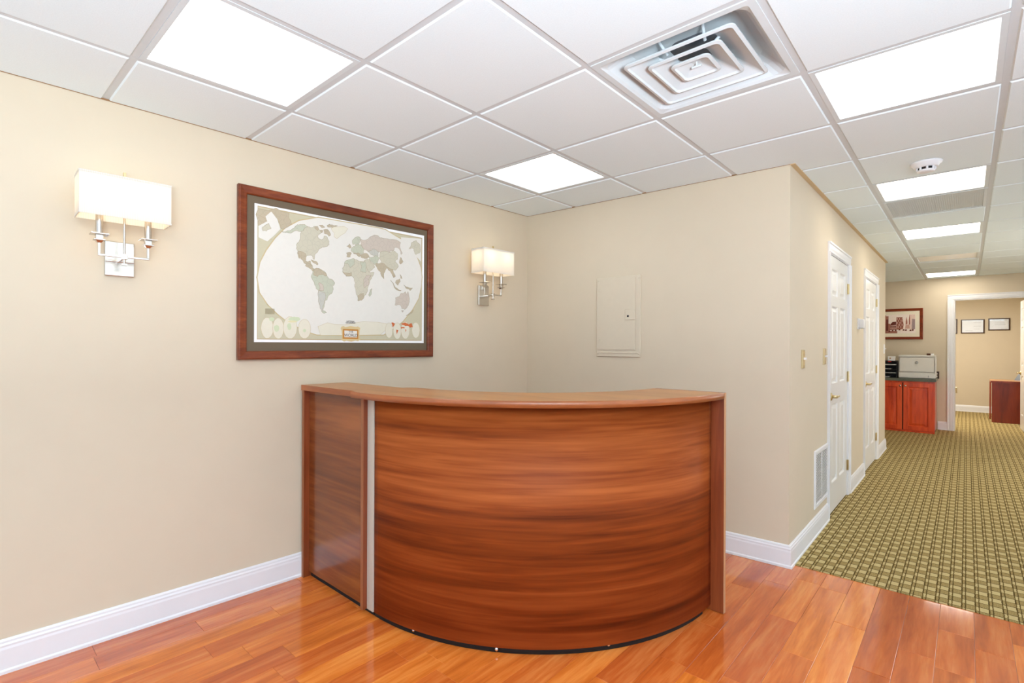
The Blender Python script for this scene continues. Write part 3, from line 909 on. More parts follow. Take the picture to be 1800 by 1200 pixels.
t, c = cell_thing('return_grille', 'ribbed pale return air grille in the hallway ceiling behind a light', 'air vent', SPECIAL[(3, 7)])
o0, o1 = offset_poly(c, 0.0125), offset_poly(c, 0.03)
f = MB()
f.loft([[(p[0], p[1], 0.012) for p in o0], [(p[0], p[1], -0.004) for p in o0], [(p[0], p[1], -0.004) for p in o1], [(p[0], p[1], 0.012) for p in o1]], 0, True)
f.build('frame', M['fixture'], t)
s = MB()
xs0, xs1 = max(o1[0][0], o1[3][0]), min(o1[1][0], o1[2][0])
for i in range(44):
    x = xs0 + (xs1 - xs0) * (i + 0.5) / 44
    s.box(x - 0.0022, x + 0.0022, o1[0][1], o1[2][1], -0.003, 0.006)
s = s.build('slats', M['fixture'], t)
s['kind'] = 'stuff'
b = MB()
b.prism(o0, 0.0008, 0.012)
b.build('backing', M['fixture'], t)

t = thing('smoke_detector', 'round white smoke detector on the hallway ceiling in front of a light', 'smoke detector', (2.142, 3.41, H - 0.006))
d = MB()
d.lathe([(0.0, 0), (0.075, 0), (0.074, -0.008), (0.064, -0.014), (0.058, -0.026), (0.052, -0.03)])
d.build('base', M['white'], t)
d = MB()
d.lathe([(0.0, -0.029), (0.038, -0.029), (0.038, -0.046), (0.0, -0.046)])
d.build('sensor_chamber', M['dark'], t)
d = MB()
d.lathe([(0.042, -0.044), (0.042, -0.052), (0.03, -0.056), (0, -0.057)])
for i in range(8):
    a = 2 * PI * (i + 0.2) / 8
    d.tube((0.041 * math.cos(a), 0.041 * math.sin(a), -0.028), (0.041 * math.cos(a), 0.041 * math.sin(a), -0.046), 0.0055, 8)
d.build('cap', M['white'], t)

# ------------------------------------------------------------------ baseboards
BB = [(0, 0), (0.020, 0), (0.020, 0.012), (0.015, 0.018), (0.014, 0.095), (0.012, 0.104), (0.0125, 0.112), (0.009, 0.119), (0.0085, 0.127), (0.004, 0.134), (0, 0.134)]


def baseboard(name, path, label=None):
    b = MB()
    sweep(path, BB, b)
    return structure(b.build(name, M['white']), label)


baseboard('baseboard_left', [(lw(-1.88), -1.88), (-0.4101, 2.8311)])
CO = 0.075                       # casing width
baseboard('baseboard_back', [(-0.4101 + 0.02, bw(-0.39)), (CX, bw(CX)), (CX, D1[0] - CO)])
baseboard('baseboard_corridor', [(CX, D1[1] + CO), (CX, D2[0] - CO)])
baseboard('baseboard_corridor', [(CX, D2[1] + CO), (CX, 7.70), (1.35, 7.70)])
baseboard('baseboard_far', [(1.985, fw(1.985)), (F0 - CO, fw(F0 - CO))])
baseboard('baseboard_office', [(1.21, 13.52), (4.2, 13.52)])


# ------------------------------------------------------------------ doors
def casing_piece(x0, x1, z0, z1, parent, upright=True, inner='right', dep=0.018):
    """Moulded casing in the plane y=0, standing out to -y."""
    b = MB()
    if upright:
        w = x1 - x0
        pr = [(0, 0), (0, -dep), (0.012, -dep), (0.018, -dep + 0.006), (0.045, -dep + 0.006), (0.06, -0.009), (w - 0.004, -0.009), (w, -0.006), (w, 0)]
        if inner == 'left':
            pr = [(w - a, y) for a, y in pr][::-1]
        b.loft([[(x0 + a, y, z0) for a, y in pr], [(x0 + a, y, z1) for a, y in pr]], 0, True, True, True)
    else:
        w = z1 - z0
        pr = [(w, 0), (w, -dep), (w - 0.012, -dep), (w - 0.018, -dep + 0.006), (w - 0.045, -dep + 0.006), (0.015, -0.009), (0.004, -0.009), (0, -0.006), (0, 0)]
        b.loft([[(x0, y, z0 + a) for a, y in pr], [(x1, y, z0 + a) for a, y in pr]], 0, True, True, True)
    return b.build('casing', M['white'], parent)


def door_leaf(parent, x0, x1, z0, z1, yf, thick, mat, rows, both=False):
    """Six-panel leaf; yf = front face; rows = (z0, z1) of the three panel rows."""
    w = x1 - x0
    st, mid = 0.115 * w / 0.8, 0.10 * w / 0.8
    pw = (w - 2 * st - mid) / 2
    cols = [(x0 + st, x0 + st + pw), (x1 - st - pw, x1 - st)]
    b = MB()
    b.box(x0, x1, yf + 0.011, yf + thick, z0, z1)
    b.box(x0, x0 + st, yf, yf + 0.011, z0, z1)
    b.box(x1 - st, x1, yf, yf + 0.011, z0, z1)
    zs = [z0] + [v for r in rows for v in r] + [z1]
    for i in range(0, len(zs), 2):
        b.box(x0 + st, x1 - st, yf, yf + 0.011, zs[i], zs[i + 1])
    for r0, r1 in rows:
        b.box(cols[0][1], cols[1][0], yf, yf + 0.011, r0, r1)
    leaf = b.build('leaf', mat, parent)
    for r0, r1 in rows:
        for a, c in cols:
            p = MB()
            p.rect_rings(a, c, r0, r1, [(0, yf), (0.006, yf + 0.003), (0.012, yf + 0.0105), (0.022, yf + 0.0105), (0.045, yf + 0.003)], 0, True)
            p.build('panel', mat, leaf)
    return leaf


def lever(parent, x, z, yf, sgn=1):
    b = MB()
    b.lathe([(0.0, 0.0), (0.031, 0.0), (0.031, 0.006), (0.024, 0.012), (0.0, 0.012)], (x, yf, z), 'Y', 20)
    b.lathe([(0.0, 0.010), (0.012, 0.010), (0.011, 0.045), (0.0, 0.048)], (x, yf, z), 'Y', 14)
    b.tube((x, yf - 0.042, z), (x + sgn * 0.06, yf - 0.046, z + 0.003), 0.010, 12, r1=0.0085)
    b.tube((x + sgn * 0.058, yf - 0.046, z + 0.003), (x + sgn * 0.115, yf - 0.040, z - 0.002), 0.0085, 12, r1=0.006)
    return b.build('lever_handle', M['brass'], parent)


def hinge(parent, x, z, yf):
    b = MB()
    b.tube((x, yf - 0.006, z - 0.045), (x, yf - 0.006, z + 0.045), 0.007, 10)
    b.box(x - 0.022, x + 0.02, yf - 0.002, yf + 0.001, z - 0.045, z + 0.045)
    return b.build('hinge', M['brass'], parent)


def corridor_door(name, d, lever_x, label):
    r = struct_root(name, (CX, d[0], 0), PI / 2)
    r['label'] = label
    w = d[1] - d[0]
    casing_piece(-CO, 0, 0, DT, r, True, 'right')
    casing_piece(w, w + CO, 0, DT, r, True, 'left')
    casing_piece(-CO, w + CO, DT, DT + CO, r, False)
    j = MB()
    j.box(0, 0.006, 0.0, 0.118, 0, DT)
    j.box(w - 0.006, w, 0.0, 0.118, 0, DT)
    j.box(0, w, 0.0, 0.118, DT - 0.006, DT)
    j.build('jamb', M['white'], r)
    leaf = door_leaf(r, 0.008, w - 0.008, 0.012, DT - 0.012, 0.004, 0.036, M['door'],
                     [(0.235, 0.86), (1.02, 1.635), (1.715, 1.93)])
    lever(r, lever_x, 0.925, 0.004)
    for z in (0.27, 1.05, 1.82):
        hinge(r, w - 0.008, z, 0.002)
    return r


corridor_door('door_1', D1, 0.065, 'white six panel door nearest in the hallway, with brass lever')
corridor_door('door_2', D2, 0.075, 'white six panel door farther down the hallway')

# doorway in the far wall with its opened door
r = struct_root('trim_2', (F0, fw(F0), 0), TH_F)
r['label'] = 'white moulded casing of the far office doorway'
wF = (F1 - F0) / math.cos(TH_F)
casing_piece(-CO, 0, 0, FT, r, True, 'right')
casing_piece(wF, wF + CO, 0, FT, r, True, 'left')
casing_piece(-CO, wF + CO, FT, FT + CO, r, False)
j = MB()
j.box(0, 0.012, 0.0, 0.118, 0, FT)
j.box(wF - 0.012, wF, 0.0, 0.118, 0, FT)
j.box(0, wF, 0.0, 0.118, FT - 0.012, FT)
j.build('jamb', M['white'], r)
# local +x runs from the free edge to the hinge, -y faces the doorway side
r = struct_root('door_3', (2.958, 11.205, 0), math.atan2(10.33 - 11.205, 2.985 - 2.958))
r['label'] = 'white six panel door standing open inside the far office'
door_leaf(r, 0, 0.86, 0.012, 2.045, 0.0, 0.036, M['door'], [(0.235, 0.86), (1.02, 1.635), (1.715, 1.93)])
lever(r, 0.065, 0.90, 0.0)


# ------------------------------------------------------------------ reception desk
DL = Vector((0.5, 1.5, 0))
desk = thing('reception_desk', 'curved cherry wood reception desk with raised counter and aluminium strip', 'desk', tuple(DL))


def dpart(b, name, m, bevel=0.0, seg=1):
    b.v = [(p[0] - DL.x, p[1] - DL.y, p[2] - DL.z) for p in b.v]
    return b.build(name, m, desk, bevel, seg)


CC = (0.205, 2.10)
ZT0, ZT1 = 1.056, 1.086


def arc(r, a0, a1, n):
    return [(CC[0] + r * math.cos(math.radians(a0 + (a1 - a0) * i / n)), CC[1] + r * math.sin(math.radians(a0 + (a1 - a0) * i / n))) for i in range(n + 1)]


def arc_wall(r0, r1, a0, a1, z0, z1, n=56):
    o, i = arc(r1, a0, a1, n), arc(r0, a0, a1, n)
    b = MB()
    v = []
    for p, q in zip(o, i):
        v += [(p[0], p[1], z0), (p[0], p[1], z1), (q[0], q[1], z1), (q[0], q[1], z0)]
    for k in range(n):
        a, c = 4 * k, 4 * k + 4
        for s in range(4):
            t = (s + 1) % 4
            b.mesh([v[a + s], v[c + s], v[c + t], v[a + t]], [(0, 1, 2, 3)], 0, s in (0, 2))
    b.mesh(v[:4], [(0, 1, 2, 3)])
    b.mesh(v[-4:], [(3, 2, 1, 0)])
    return b


def weld(o):
    bm = bmesh.new()
    bm.from_mesh(o.data)
    bmesh.ops.remove_doubles(bm, verts=bm.verts, dist=1e-5)
    bmesh.ops.recalc_face_normals(bm, faces=bm.faces)
    bm.to_mesh(o.data)
    bm.free()


weld(dpart(arc_wall(1.158, 1.178, -89.3, 0, 0.028, ZT0), 'front_panel', M['desk']))
b = MB()
b.box(0.165, 0.2175, 0.917, 0.935, 0.028, ZT0)
dpart(b, 'metal_strip', M['alu'], 0.001)
b = MB()
b.box(-0.433, 0.143, 0.925, 0.943, 0.028, ZT0)
dpart(b, 'side_panel', M['desk_gloss'])
b = MB()
b.box(-0.455, -0.433, 0.893, 1.17, 0.0, ZT0)
dpart(b, 'end_panel', M['desk_v'], 0.0008)
b = MB()
b.box(0.143, 0.165, 0.896, 1.17, 0.028, ZT0)
dpart(b, 'end_panel', M['desk_v'], 0.0008)
for nm, xe in (('edge_strip', -0.444), ('edge_strip', 0.154)):
    b = MB()
    b.box(xe - 0.0105, xe + 0.0105, 0.8915 if xe < 0 else 0.8945, 0.8932 if xe < 0 else 0.8962, 0.0 if xe < 0 else 0.028, ZT0)
    dpart(b, nm, M['desk_band'])
b = MB()
b.box(-0.455, 0.11, 0.888, 1.17, ZT0, ZT1)
dpart(b, 'counter_top', [M['desk_top']], 0.001)
b = MB()
b.box(-0.4555, 0.11, 0.886, 0.8882, ZT0, ZT1)
dpart(b, 'counter_edge', M['desk_edge'])
outer = [(0.108, 0.860)] + arc(1.24, -90, 0, 56)
inner = arc(0.87, 0, -90, 40) + [(0.150, 1.222), (0.108, 1.195)]
b = MB()
poly = outer + inner
b.prism(poly, ZT0, ZT1)
dpart(b, 'counter_top', [M['desk_top']], 0.0008)
eo = [(p[0], p[1]) for p in [(0.108, 0.8585)] + arc(1.2415, -90, 0, 56)]
ei = [(p[0], p[1]) for p in [(0.108, 0.8605)] + arc(1.2395, -90, 0, 56)]
b = MB()
for k in range(len(eo) - 1):
    b.mesh([(eo[k][0], eo[k][1], ZT0), (eo[k + 1][0], eo[k + 1][1], ZT0), (eo[k + 1][0], eo[k + 1][1], ZT1), (eo[k][0], eo[k][1], ZT1)], [(0, 1, 2, 3)], 0, True)
    b.mesh([(eo[k][0], eo[k][1], ZT0), (eo[k + 1][0], eo[k + 1][1], ZT0), (ei[k + 1][0], ei[k + 1][1], ZT0), (ei[k][0], ei[k][1], ZT0)], [(3, 2, 1, 0)], 0)
    b.mesh([(eo[k][0], eo[k][1], ZT1), (eo[k + 1][0], eo[k + 1][1], ZT1), (ei[k + 1][0], ei[k + 1][1], ZT1), (ei[k][0], ei[k][1], ZT1)], [(0, 1, 2, 3)], 0)
weld(dpart(b, 'counter_edge', M['desk_edge']))
b = MB()
b.box(1.082, 1.4455, 2.10, 2.122, 0.004, ZT1)
dpart(b, 'end_panel', M['desk_v'], 0.0006)
b = MB()
b.box(1.4455, 1.4475, 2.099, 2.1225, 0.004, ZT1)
dpart(b, 'edge_strip', M['desk_pale'])
weld(dpart(arc_wall(1.150, 1.164, -90, -3, 0.0, 0.032, 40), 'plinth', M['dark']))
b = MB()
b.box(-0.43, 0.20, 0.936, 0.946, 0.0, 0.027)
dpart(b, 'plinth', M['dark'])
for fx, fy in ((0.845, 1.116), (1.178, 1.470), (0.470, 0.966), (1.345, 1.975)):
    b = MB()
    b.lathe([(0, 0.012), (0.004, 0.012), (0.008, 0.017), (0.008, 0.023), (0.004, 0.028), (0, 0.028)], (fx, fy, 0), 'Z', 14)
    dpart(b, 'foot', M['chrome'])


# ------------------------------------------------------------------ wall lamps
def make_sconce(y, label):
    t = thing('wall_sconce', label, 'wall lamp', (lw(y), y, 1.617), TH_L, 'pair of wall lamps')
    b = MB()
    b.box(-0.0535, 0.0535, -0.017, 0, 0, 0.152)
    b = b.build('back_plate', M['nickel'], t, 0.002)
    g = MB()
    g.box(-0.0535, 0.0535, -0.0205, -0.016, 0.061, 0.070)
    g.build('band', M['nickel'], b, 0.002)
    a = MB()
    a.box(-0.006, 0.006, -0.115, -0.016, 0.066, 0.078)
    a.box(-0.0905, 0.0905, -0.1195, -0.1105, 0.070, 0.079)
    for s in (-1, 1):
        a.box(s * 0.0865 - 0.0045, s * 0.0865 + 0.0045, -0.1195, -0.1105, 0.074, 0.131)
    a.box(-0.0115, 0.0115, -0.1265, -0.1035, 0.063, 0.086)
    a.build('arm', M['nickel'], t, 0.001)
    s = MB()
    s.tube((0, -0.115, 0.086), (0, -0.115, 0.418), 0.0045, 12)
    s.tube((0, -0.115, 0.063), (0, -0.115, 0.046), 0.006, 12, r1=0.0045)
    s.box(-0.010, 0.010, -0.125, -0.105, 0.037, 0.045)
    s.build('stem', M['nickel'], t)
    f = MB()
    f.box(-0.0055, 0.0055, -0.1205, -0.1095, 0.409, 0.441)
    f.build('finial', M['brass'], t, 0.001)
    for sx in (-0.0865, 0.0865):
        c = MB()
        q = lambda h: [(sx - h, -0.115 - h), (sx + h, -0.115 - h), (sx + h, -0.115 + h), (sx - h, -0.115 + h)]
        c.prism(q(0.007), 0.124, 0.134, top=q(0.014))
        c.prism(q(0.020), 0.134, 0.1385)
        c.prism(q(0.0125), 0.1385, 0.158)
        c.prism(q(0.031), 0.158, 0.1625)
        c.build('candle_cup', M['nickel'], t, 0.0008)
        c = MB()
        c.tube((sx, -0.115, 0.1625), (sx, -0.115, 0.262), 0.0132, 16)
        c.build('candle_tube', M['nickel'], t)
        l = MB()
        l.lathe([(0.0, 0.262), (0.010, 0.262), (0.016, 0.285), (0.0165, 0.305), (0.010, 0.33), (0.0, 0.338)], (sx, -0.115, 0), 'Z', 14)
        lb = l.build('bulb', M['bulb'], t)
    x0, x1, y0, y1, z0, z1, w = -0.161, 0.161, -0.181, -0.049, 0.230, 0.406, 0.0025
    s = MB()
    s.box(x0, x1, y0, y0 + w, z0, z1)
    s.box(x0, x1, y1 - w, y1, z0, z1)
    s.box(x0, x0 + w, y0 + w, y1 - w, z0, z1)
    s.box(x1 - w, x1, y0 + w, y1 - w, z0, z1)
    s.box(x0 + w, x1 - w, y0 + w, y1 - w, z1 - 0.012, z1 - 0.010)
    sh = s.build('lamp_shade', M['shade'], t)
    for za, zb in ((z0 - 0.0005, z0 + 0.006), (z1 - 0.007, z1 + 0.0005)):
        h = MB()
        for e in ((x0 - 0.001, x1 + 0.001, y0 - 0.001, y0 + 0.0003), (x0 - 0.001, x1 + 0.001, y1 - 0.0003, y1 + 0.001),
                  (x0 - 0.001, x0 + 0.0003, y0, y1), (x1 - 0.0003, x1 + 0.001, y0, y1)):
            h.box(e[0], e[1], e[2], e[3], za, zb)
        h.build('hem', M['shade'], sh)
    for sx in (-0.0865, 0.0865):
        ld = bpy.data.lights.new('bulb_light', 'POINT')
        ld.energy = SCONCE_W
        ld.color = (1.0, 0.86, 0.68)
        ld.shadow_soft_size = 0.018
        lo = bpy.data.objects.new('bulb_light', ld)
        col.objects.link(lo)
        lo.parent = t
        lo.location = (sx, -0.115, 0.36)
    return t


SCONCE_W = 0.35
make_sconce(0.0555, 'two candle nickel wall lamp with white box shade, left of the framed map')
make_sconce(2.313, 'two candle nickel wall lamp with white box shade, between framed map and room corner')

# ------------------------------------------------------------------ framed world map
YM = 1.1835
t = thing('framed_map', 'large world map in a reddish wood frame with olive brown mount', 'framed map', (lw(YM), YM, 1.2325), TH_L)
fw2, fh = 0.6345, 0.9145
b = MB()
b.rect_rings(-fw2, fw2, 0, fh, [(0, -0.001), (0, -0.026), (0.003, -0.030), (0.009, -0.031), (0.026, -0.027), (0.039, -0.025), (0.044, -0.021), (0.046, -0.012), (0.046, -0.002)])
M['frame_map'] = wood('map_frame_wood', (88, 36, 14), (120, 54, 23), (144, 74, 36), (3.0, 20.0, 20.0), 0.4, 0.05, spec=0.35)
b.build('frame', M['frame_map'], t)
b = MB()
b.box(-fw2 + 0.045, fw2 - 0.045, -0.013, -0.002, 0.045, fh - 0.045)
b.build('mount', M['mat'], t)
PX0, PX1, PZ0, PZ1 = 0.6325 - YM, 1.745 - YM, 1.3255 - 1.2325, 2.0625 - 1.2325
b = MB()
b.box(PX0, PX1, -0.0148, -0.0125, PZ0, PZ1)
paper = b.build('map_sheet', M['paper'], t)
INK = {'print': (190, 172, 138), 'border': (200, 193, 164), 'ocean': (228, 224, 214), 'green': (194, 196, 174), 'sand': (203, 197, 175),
       'brown': (188, 174, 148), 'pale': (226, 220, 200), 'grey': (196, 194, 182), 'pink': (203, 190, 175), 'lime': (206, 214, 178),
       'yellow': (222, 214, 168), 'orange': (206, 108, 60), 'gold': (214, 190, 140), 'rust': (194, 134, 62), 'line': (166, 152, 122), 'edge': (200, 182, 140)}
names = list(INK)


def ink_mat(n, c):
    """Printed tint with faint cell borders and a paper grain, as on a political map."""
    if n in ('green', 'sand', 'brown', 'pink', 'grey'):
        m, nt, bb = new_mat('map_ink_' + n)
        tc = nt.nodes.new('ShaderNodeTexCoord')
        v = nt.nodes.new('ShaderNodeTexVoronoi')
        v.feature = 'DISTANCE_TO_EDGE'
        v.inputs['Scale'].default_value = 34
        nt.links.new(tc.outputs['Object'], v.inputs['Vector'])
        r = nt.nodes.new('ShaderNodeValToRGB')
        r.color_ramp.elements[0].position = 0.0
        r.color_ramp.elements[0].color = rgba(tuple(x * 0.94 for x in c))
        r.color_ramp.elements[1].position = 0.05
        r.color_ramp.elements[1].color = rgba(c)
        nt.links.new(v.outputs['Distance'], r.inputs['Fac'])
        nt.links.new(r.outputs['Color'], bb.inputs['Base Color'])
        bb.inputs['Roughness'].default_value = 0.8
        return m
    return paint('map_ink_' + n, c, 0.8, noise=0.012, scale=40)


inks = [ink_mat(n, c) for n, c in INK.items()]
b = MB()
yy = -0.0149
loc = lambda u, v: (PX0 + u * (PX1 - PX0), PZ0 + v * (PZ1 - PZ0))


def strip(pts, w, m, y, closed=True):
    n = len(pts)
    for i in range(n if closed else n - 1):
        p, q = Vector(pts[i]), Vector(pts[(i + 1) % n])
        if (q - p).length < 1e-5:
            continue
        d = (q - p).normalized()
        nn = Vector((-d.y, d.x)) * w
        p, q = p - d * w * 0.6, q + d * w * 0.6
        b.face([(a.x, y, a.y) for a in (p - nn, q - nn, q + nn, p + nn)], m)


def coast(pts, rnd):
    """Break straight edges into an uneven coastline."""
    for amp in (0.16, 0.14):
        out = []
        for i, p in enumerate(pts):
            q = pts[(i + 1) % len(pts)]
            out.append(p)
            d = (q[0] - p[0], q[1] - p[1])
            if math.hypot(*d) > 0.012:
                a, t = rnd.uniform(-amp, amp), rnd.uniform(0.38, 0.62)
                out.append((p[0] + d[0] * t - d[1] * a, p[1] + d[1] * t + d[0] * a))
        pts = out
    return pts


first_ocean = True
crnd = random.Random(11)
for n, pts in MAP_SHAPES:
    P = [loc(*p) for p in pts]
    if n in ('green', 'sand', 'brown', 'pink', 'grey', 'orange', 'lime'):
        P = coast(P, crnd)
    if n == 'ocean' and first_ocean:
        first_ocean = False
        strip(P, 0.006, names.index('edge'), yy - 0.00001)
    if n in ('green', 'sand', 'brown', 'pink', 'grey') :
        strip(P, 0.0016, names.index('line'), yy - 0.000012)
    if n == 'pale':
        strip(P, 0.0016, names.index('edge'), yy - 0.000012)
    yy -= 0.000025
    b.face([(x, yy, z) for x, z in P], names.index(n))
# ripples of small print and hairlines
rr = random.Random(3)
for k in range(46):
    u, v = rr.uniform(0.06, 0.95), rr.uniform(0.22, 0.86)
    x, z = loc(u, v)
    w = rr.uniform(0.008, 0.03)
    b.face([(x, -0.01492 - 0.00004, z), (x + w, -0.01496, z), (x + w, -0.01496, z + 0.0012), (x, -0.01496, z + 0.0012)], names.index('print'))
for k in range(12):
    x, z = loc(0.05, 0.245 - 0.0035 * k)
    b.face([(x, yy, z), (x + 0.05, yy, z), (x + 0.05, yy, z + 0.0013), (x, yy, z + 0.0013)], names.index('line'))
b.build('map_print', inks, paper, flip=False)
M['ink'] = paint('dark_ink', (70, 58, 50), 0.8)


def text(body, size, x, y, z, parent, mat, name='lettering', rot=(PI / 2, 0, 0), sx=1.0, extrude=0.0002):
    cu = bpy.data.curves.new(name, 'FONT')
    cu.resolution_u = 3
    cu.body = body
    cu.size = size
    cu.align_x = 'CENTER'
    cu.align_y = 'CENTER'
    cu.extrude = extrude
    cu.materials.append(mat)
    tmp = bpy.data.objects.new('temporary_text', cu)
    col.objects.link(tmp)
    bpy.context.view_layer.update()
    me = bpy.data.meshes.new_from_object(tmp.evaluated_get(bpy.context.evaluated_depsgraph_get()))
    bpy.data.objects.remove(tmp)
    o = bpy.data.objects.new(name, me)
    col.objects.link(o)
    o.parent = parent
    o.location = (x, y, z)
    o.rotation_euler = rot
    o.scale = (sx, 1, 1)
    return o


for body, size, u, v, sx in (('THE', 0.016, 0.506, 0.0895, 1.1), ('WORLD', 0.026, 0.507, 0.060, 0.95),
                             ('NATIONAL', 0.0125, 0.504, 0.1755, 0.85), ('GEOGRAPHIC', 0.0125, 0.504, 0.163, 0.85)):
    x, z = loc(u, v)
    text(body, size, x, -0.0172, z, paper, M['ink'], sx=sx)

# ------------------------------------------------------------------ electrical panel on the back wall
XE = 0.430
t = thing('electrical_panel', 'cream painted breaker panel with small latch on the back wall', 'electrical panel', (XE, bw(XE), 1.232), TH_B)
M['panel'] = paint('panel_cream_paint', (215, 202, 179), 0.42, noise=0.01)
b = MB()
b.box(-0.176, 0.177, -0.012, 0, 0.0, 0.588)
b.build('cover', M['panel'], t, 0.003)
b = MB()
b.box(-0.147, 0.142, -0.019, -0.012, 0.050, 0.575)
dr = b.build('panel_door', M['panel'], t, 0.003, 2)
b = MB()
b.box(0.062, 0.140, -0.024, -0.019, 0.268, 0.345)
b.build('latch', M['panel'], dr, 0.002)
b = MB()
b.box(0.080, 0.094, -0.0248, -0.0238, 0.288, 0.302)
b.build('latch_slot', M['black'], dr)
for z in (0.12, 0.495):
    b = MB()
    b.box(-0.150, -0.140, -0.0225, -0.018, z - 0.009, z + 0.009)
    b.build('hinge', M['panel'], dr, 0.001)
b = MB()
b.box(-0.140, 0.160, -0.016, -0.011, 0.026, 0.034)
b.build('lip', M['panel'], t, 0.001)
for x in (-0.163, 0.165):
    for z in (0.022, 0.565):
        b = MB()
        b.lathe([(0, 0.012), (0.005, 0.012), (0.004, 0.0145), (0, 0.0145)], (x, 0, z), 'Y', 10)
        b.build('screw', M['panel'], t)


# ------------------------------------------------------------------ small fittings on the hallway wall
def switch(y, z, label, m):
    t = thing('light_switch', label, 'light switch', (CX, y, z), PI / 2, 'light switches')
    b = MB()
    b.rect_rings(-0.036, 0.036, -0.059, 0.059, [(0, 0), (0, -0.004), (0.004, -0.0075), (0.010, -0.008)], 0, True)
    b.build('plate', m, t)
    b = MB()
    b.box(-0.005, 0.005, -0.024, -0.007, -0.004, 0.010)
    b.build('toggle', M['white'], t, 0.001)
    for s in (-0.038, 0.038):
        b = MB()
        b.lathe([(0, 0.008), (0.0035, 0.008), (0.003, 0.0095), (0, 0.0095)], (0, 0, s), 'Y', 8)
        b.build('screw', m, t)


switch(3.235, 1.233, 'brass light switch nearest the outer corner of the hallway wall', M['brass'])
switch(3.900, 1.240, 'brass light switch right beside the casing of the nearer hallway door', M['brass'])
switch(7.560, 1.285, 'pale light switch at the far end of the hallway wall, past both doors', M['white'])

t = thing('wall_grille', 'white louvred return air grille low on the wall before the nearer hallway door', 'air vent', (CX, 3.80, 0.187), PI / 2)
b = MB()
b.rect_rings(-0.222, 0.222, 0, 0.402, [(0, 0), (0, -0.006), (0.006, -0.010), (0.026, -0.010), (0.030, -0.004), (0.030, 0.0)])
b.build('frame', M['white'], t)
b = MB()
b.box(-0.2, 0.2, -0.002, -0.0005, 0.02, 0.38)
b.build('backing', M['dark'], t)
b = MB()
for i in range(30):
    z = 0.036 + i * 0.0113
    b.mesh([(-0.193, -0.003, z), (0.193, -0.003, z), (0.193, -0.0085, z + 0.003), (-0.193, -0.0085, z + 0.003),
            (-0.193, -0.003, z + 0.006), (0.193, -0.003, z + 0.006), (0.193, -0.0085, z + 0.009), (-0.193, -0.0085, z + 0.009)],
           [(0, 1, 2, 3), (4, 7, 6, 5), (2, 6, 7, 3), (0, 4, 5, 1)])
s = b.build('louvres', M['white'], t)
s['kind'] = 'stuff'
b = MB()
b.box(-0.004, 0.004, -0.0095, -0.001, 0.03, 0.372)
b.build('divider', M['white'], t)

t = thing('thermostat', 'small white box thermostat on the wall between the two hallway doors', 'thermostat', (CX, 5.495, 1.530), PI / 2)
b = MB()
b.box(-0.070, 0.070, -0.010, 0, -0.05, 0.055)
b.build('back_plate', M['white'], t, 0.002)
b = MB()
b.box(-0.052, 0.052, -0.048, -0.010, -0.038, 0.046)
b.build('body', M['white'], t, 0.005, 2)
b = MB()
b.box(-0.048, 0.048, -0.046, -0.012, -0.041, -0.038)
b.build('lower_vent', M['grey'], t)

# ------------------------------------------------------------------ cabinet corner at the end of the hallway
CABX0, CABX1, CABY = 1.205, 1.968, 9.57
t = thing('base_cabinet', 'red cherry base cabinet with raised panel doors at the hallway end', 'cabinet', ((CABX0 + CABX1) / 2, CABY, 0))
hw = (CABX1 - CABX0) / 2
cb = fw(CABX1) - CABY - 0.012
b = MB()
b.box(-hw, hw, 0.0, cb, 0.022, 0.782)
b.build('body', M['cabinet'], t, 0.001)
b = MB()
b.box(-hw, hw, -0.016, 0.02, 0.003, 0.022)
b.build('plinth', M['cabinet'], t)
g = 1.588 - (CABX0 + CABX1) / 2
for x0, x1, kx in ((-hw + 0.012, g - 0.006, g - 0.03), (g + 0.008, hw - 0.013, g + 0.035)):
    b = MB()
    st = 0.062
    b.box(x0, x1, -0.010, -0.001, 0.032, 0.755)
    b.box(x0, x0 + st, -0.020, -0.010, 0.032, 0.755)
    b.box(x1 - st, x1, -0.020, -0.010, 0.032, 0.755)
    b.box(x0 + st, x1 - st, -0.020, -0.010, 0.032, 0.032 + st)
    b.box(x0 + st, x1 - st, -0.020, -0.010, 0.755 - st, 0.755)
    d = b.build('door', M['cabinet'], t, 0.0015)
    b = MB()
    b.rect_rings(x0 + st, x1 - st, 0.032 + st, 0.755 - st, [(0, -0.0205), (0.004, -0.018), (0.010, -0.0105), (0.016, -0.0105), (0.045, -0.018)], 0, True)
    b.build('door_panel', M['cabinet'], d)
    b = MB()
    b.lathe([(0, 0.020), (0.006, 0.020), (0.006, 0.032), (0.015, 0.036), (0.014, 0.044), (0, 0.047)], (kx, 0, 0.709), 'Y', 14)
    b.build('knob', M['nickel'], d)
b = MB()
b.box(g - 0.006, g + 0.008, -0.002, 0.0, 0.03, 0.76)
b.build('gap', M['dark'], t)
t = thing('countertop', 'green grey stone worktop lying on the red cherry cabinet', 'countertop', ((CABX0 + 1.985) / 2, CABY, 0.783))
b = MB()
b.box(-(1.985 - CABX0) / 2, (1.985 - CABX0) / 2, -0.035, fw(1.985) - CABY - 0.003, 0, 0.040)
b.build('slab', M['stone'], t, 0.006, 2)

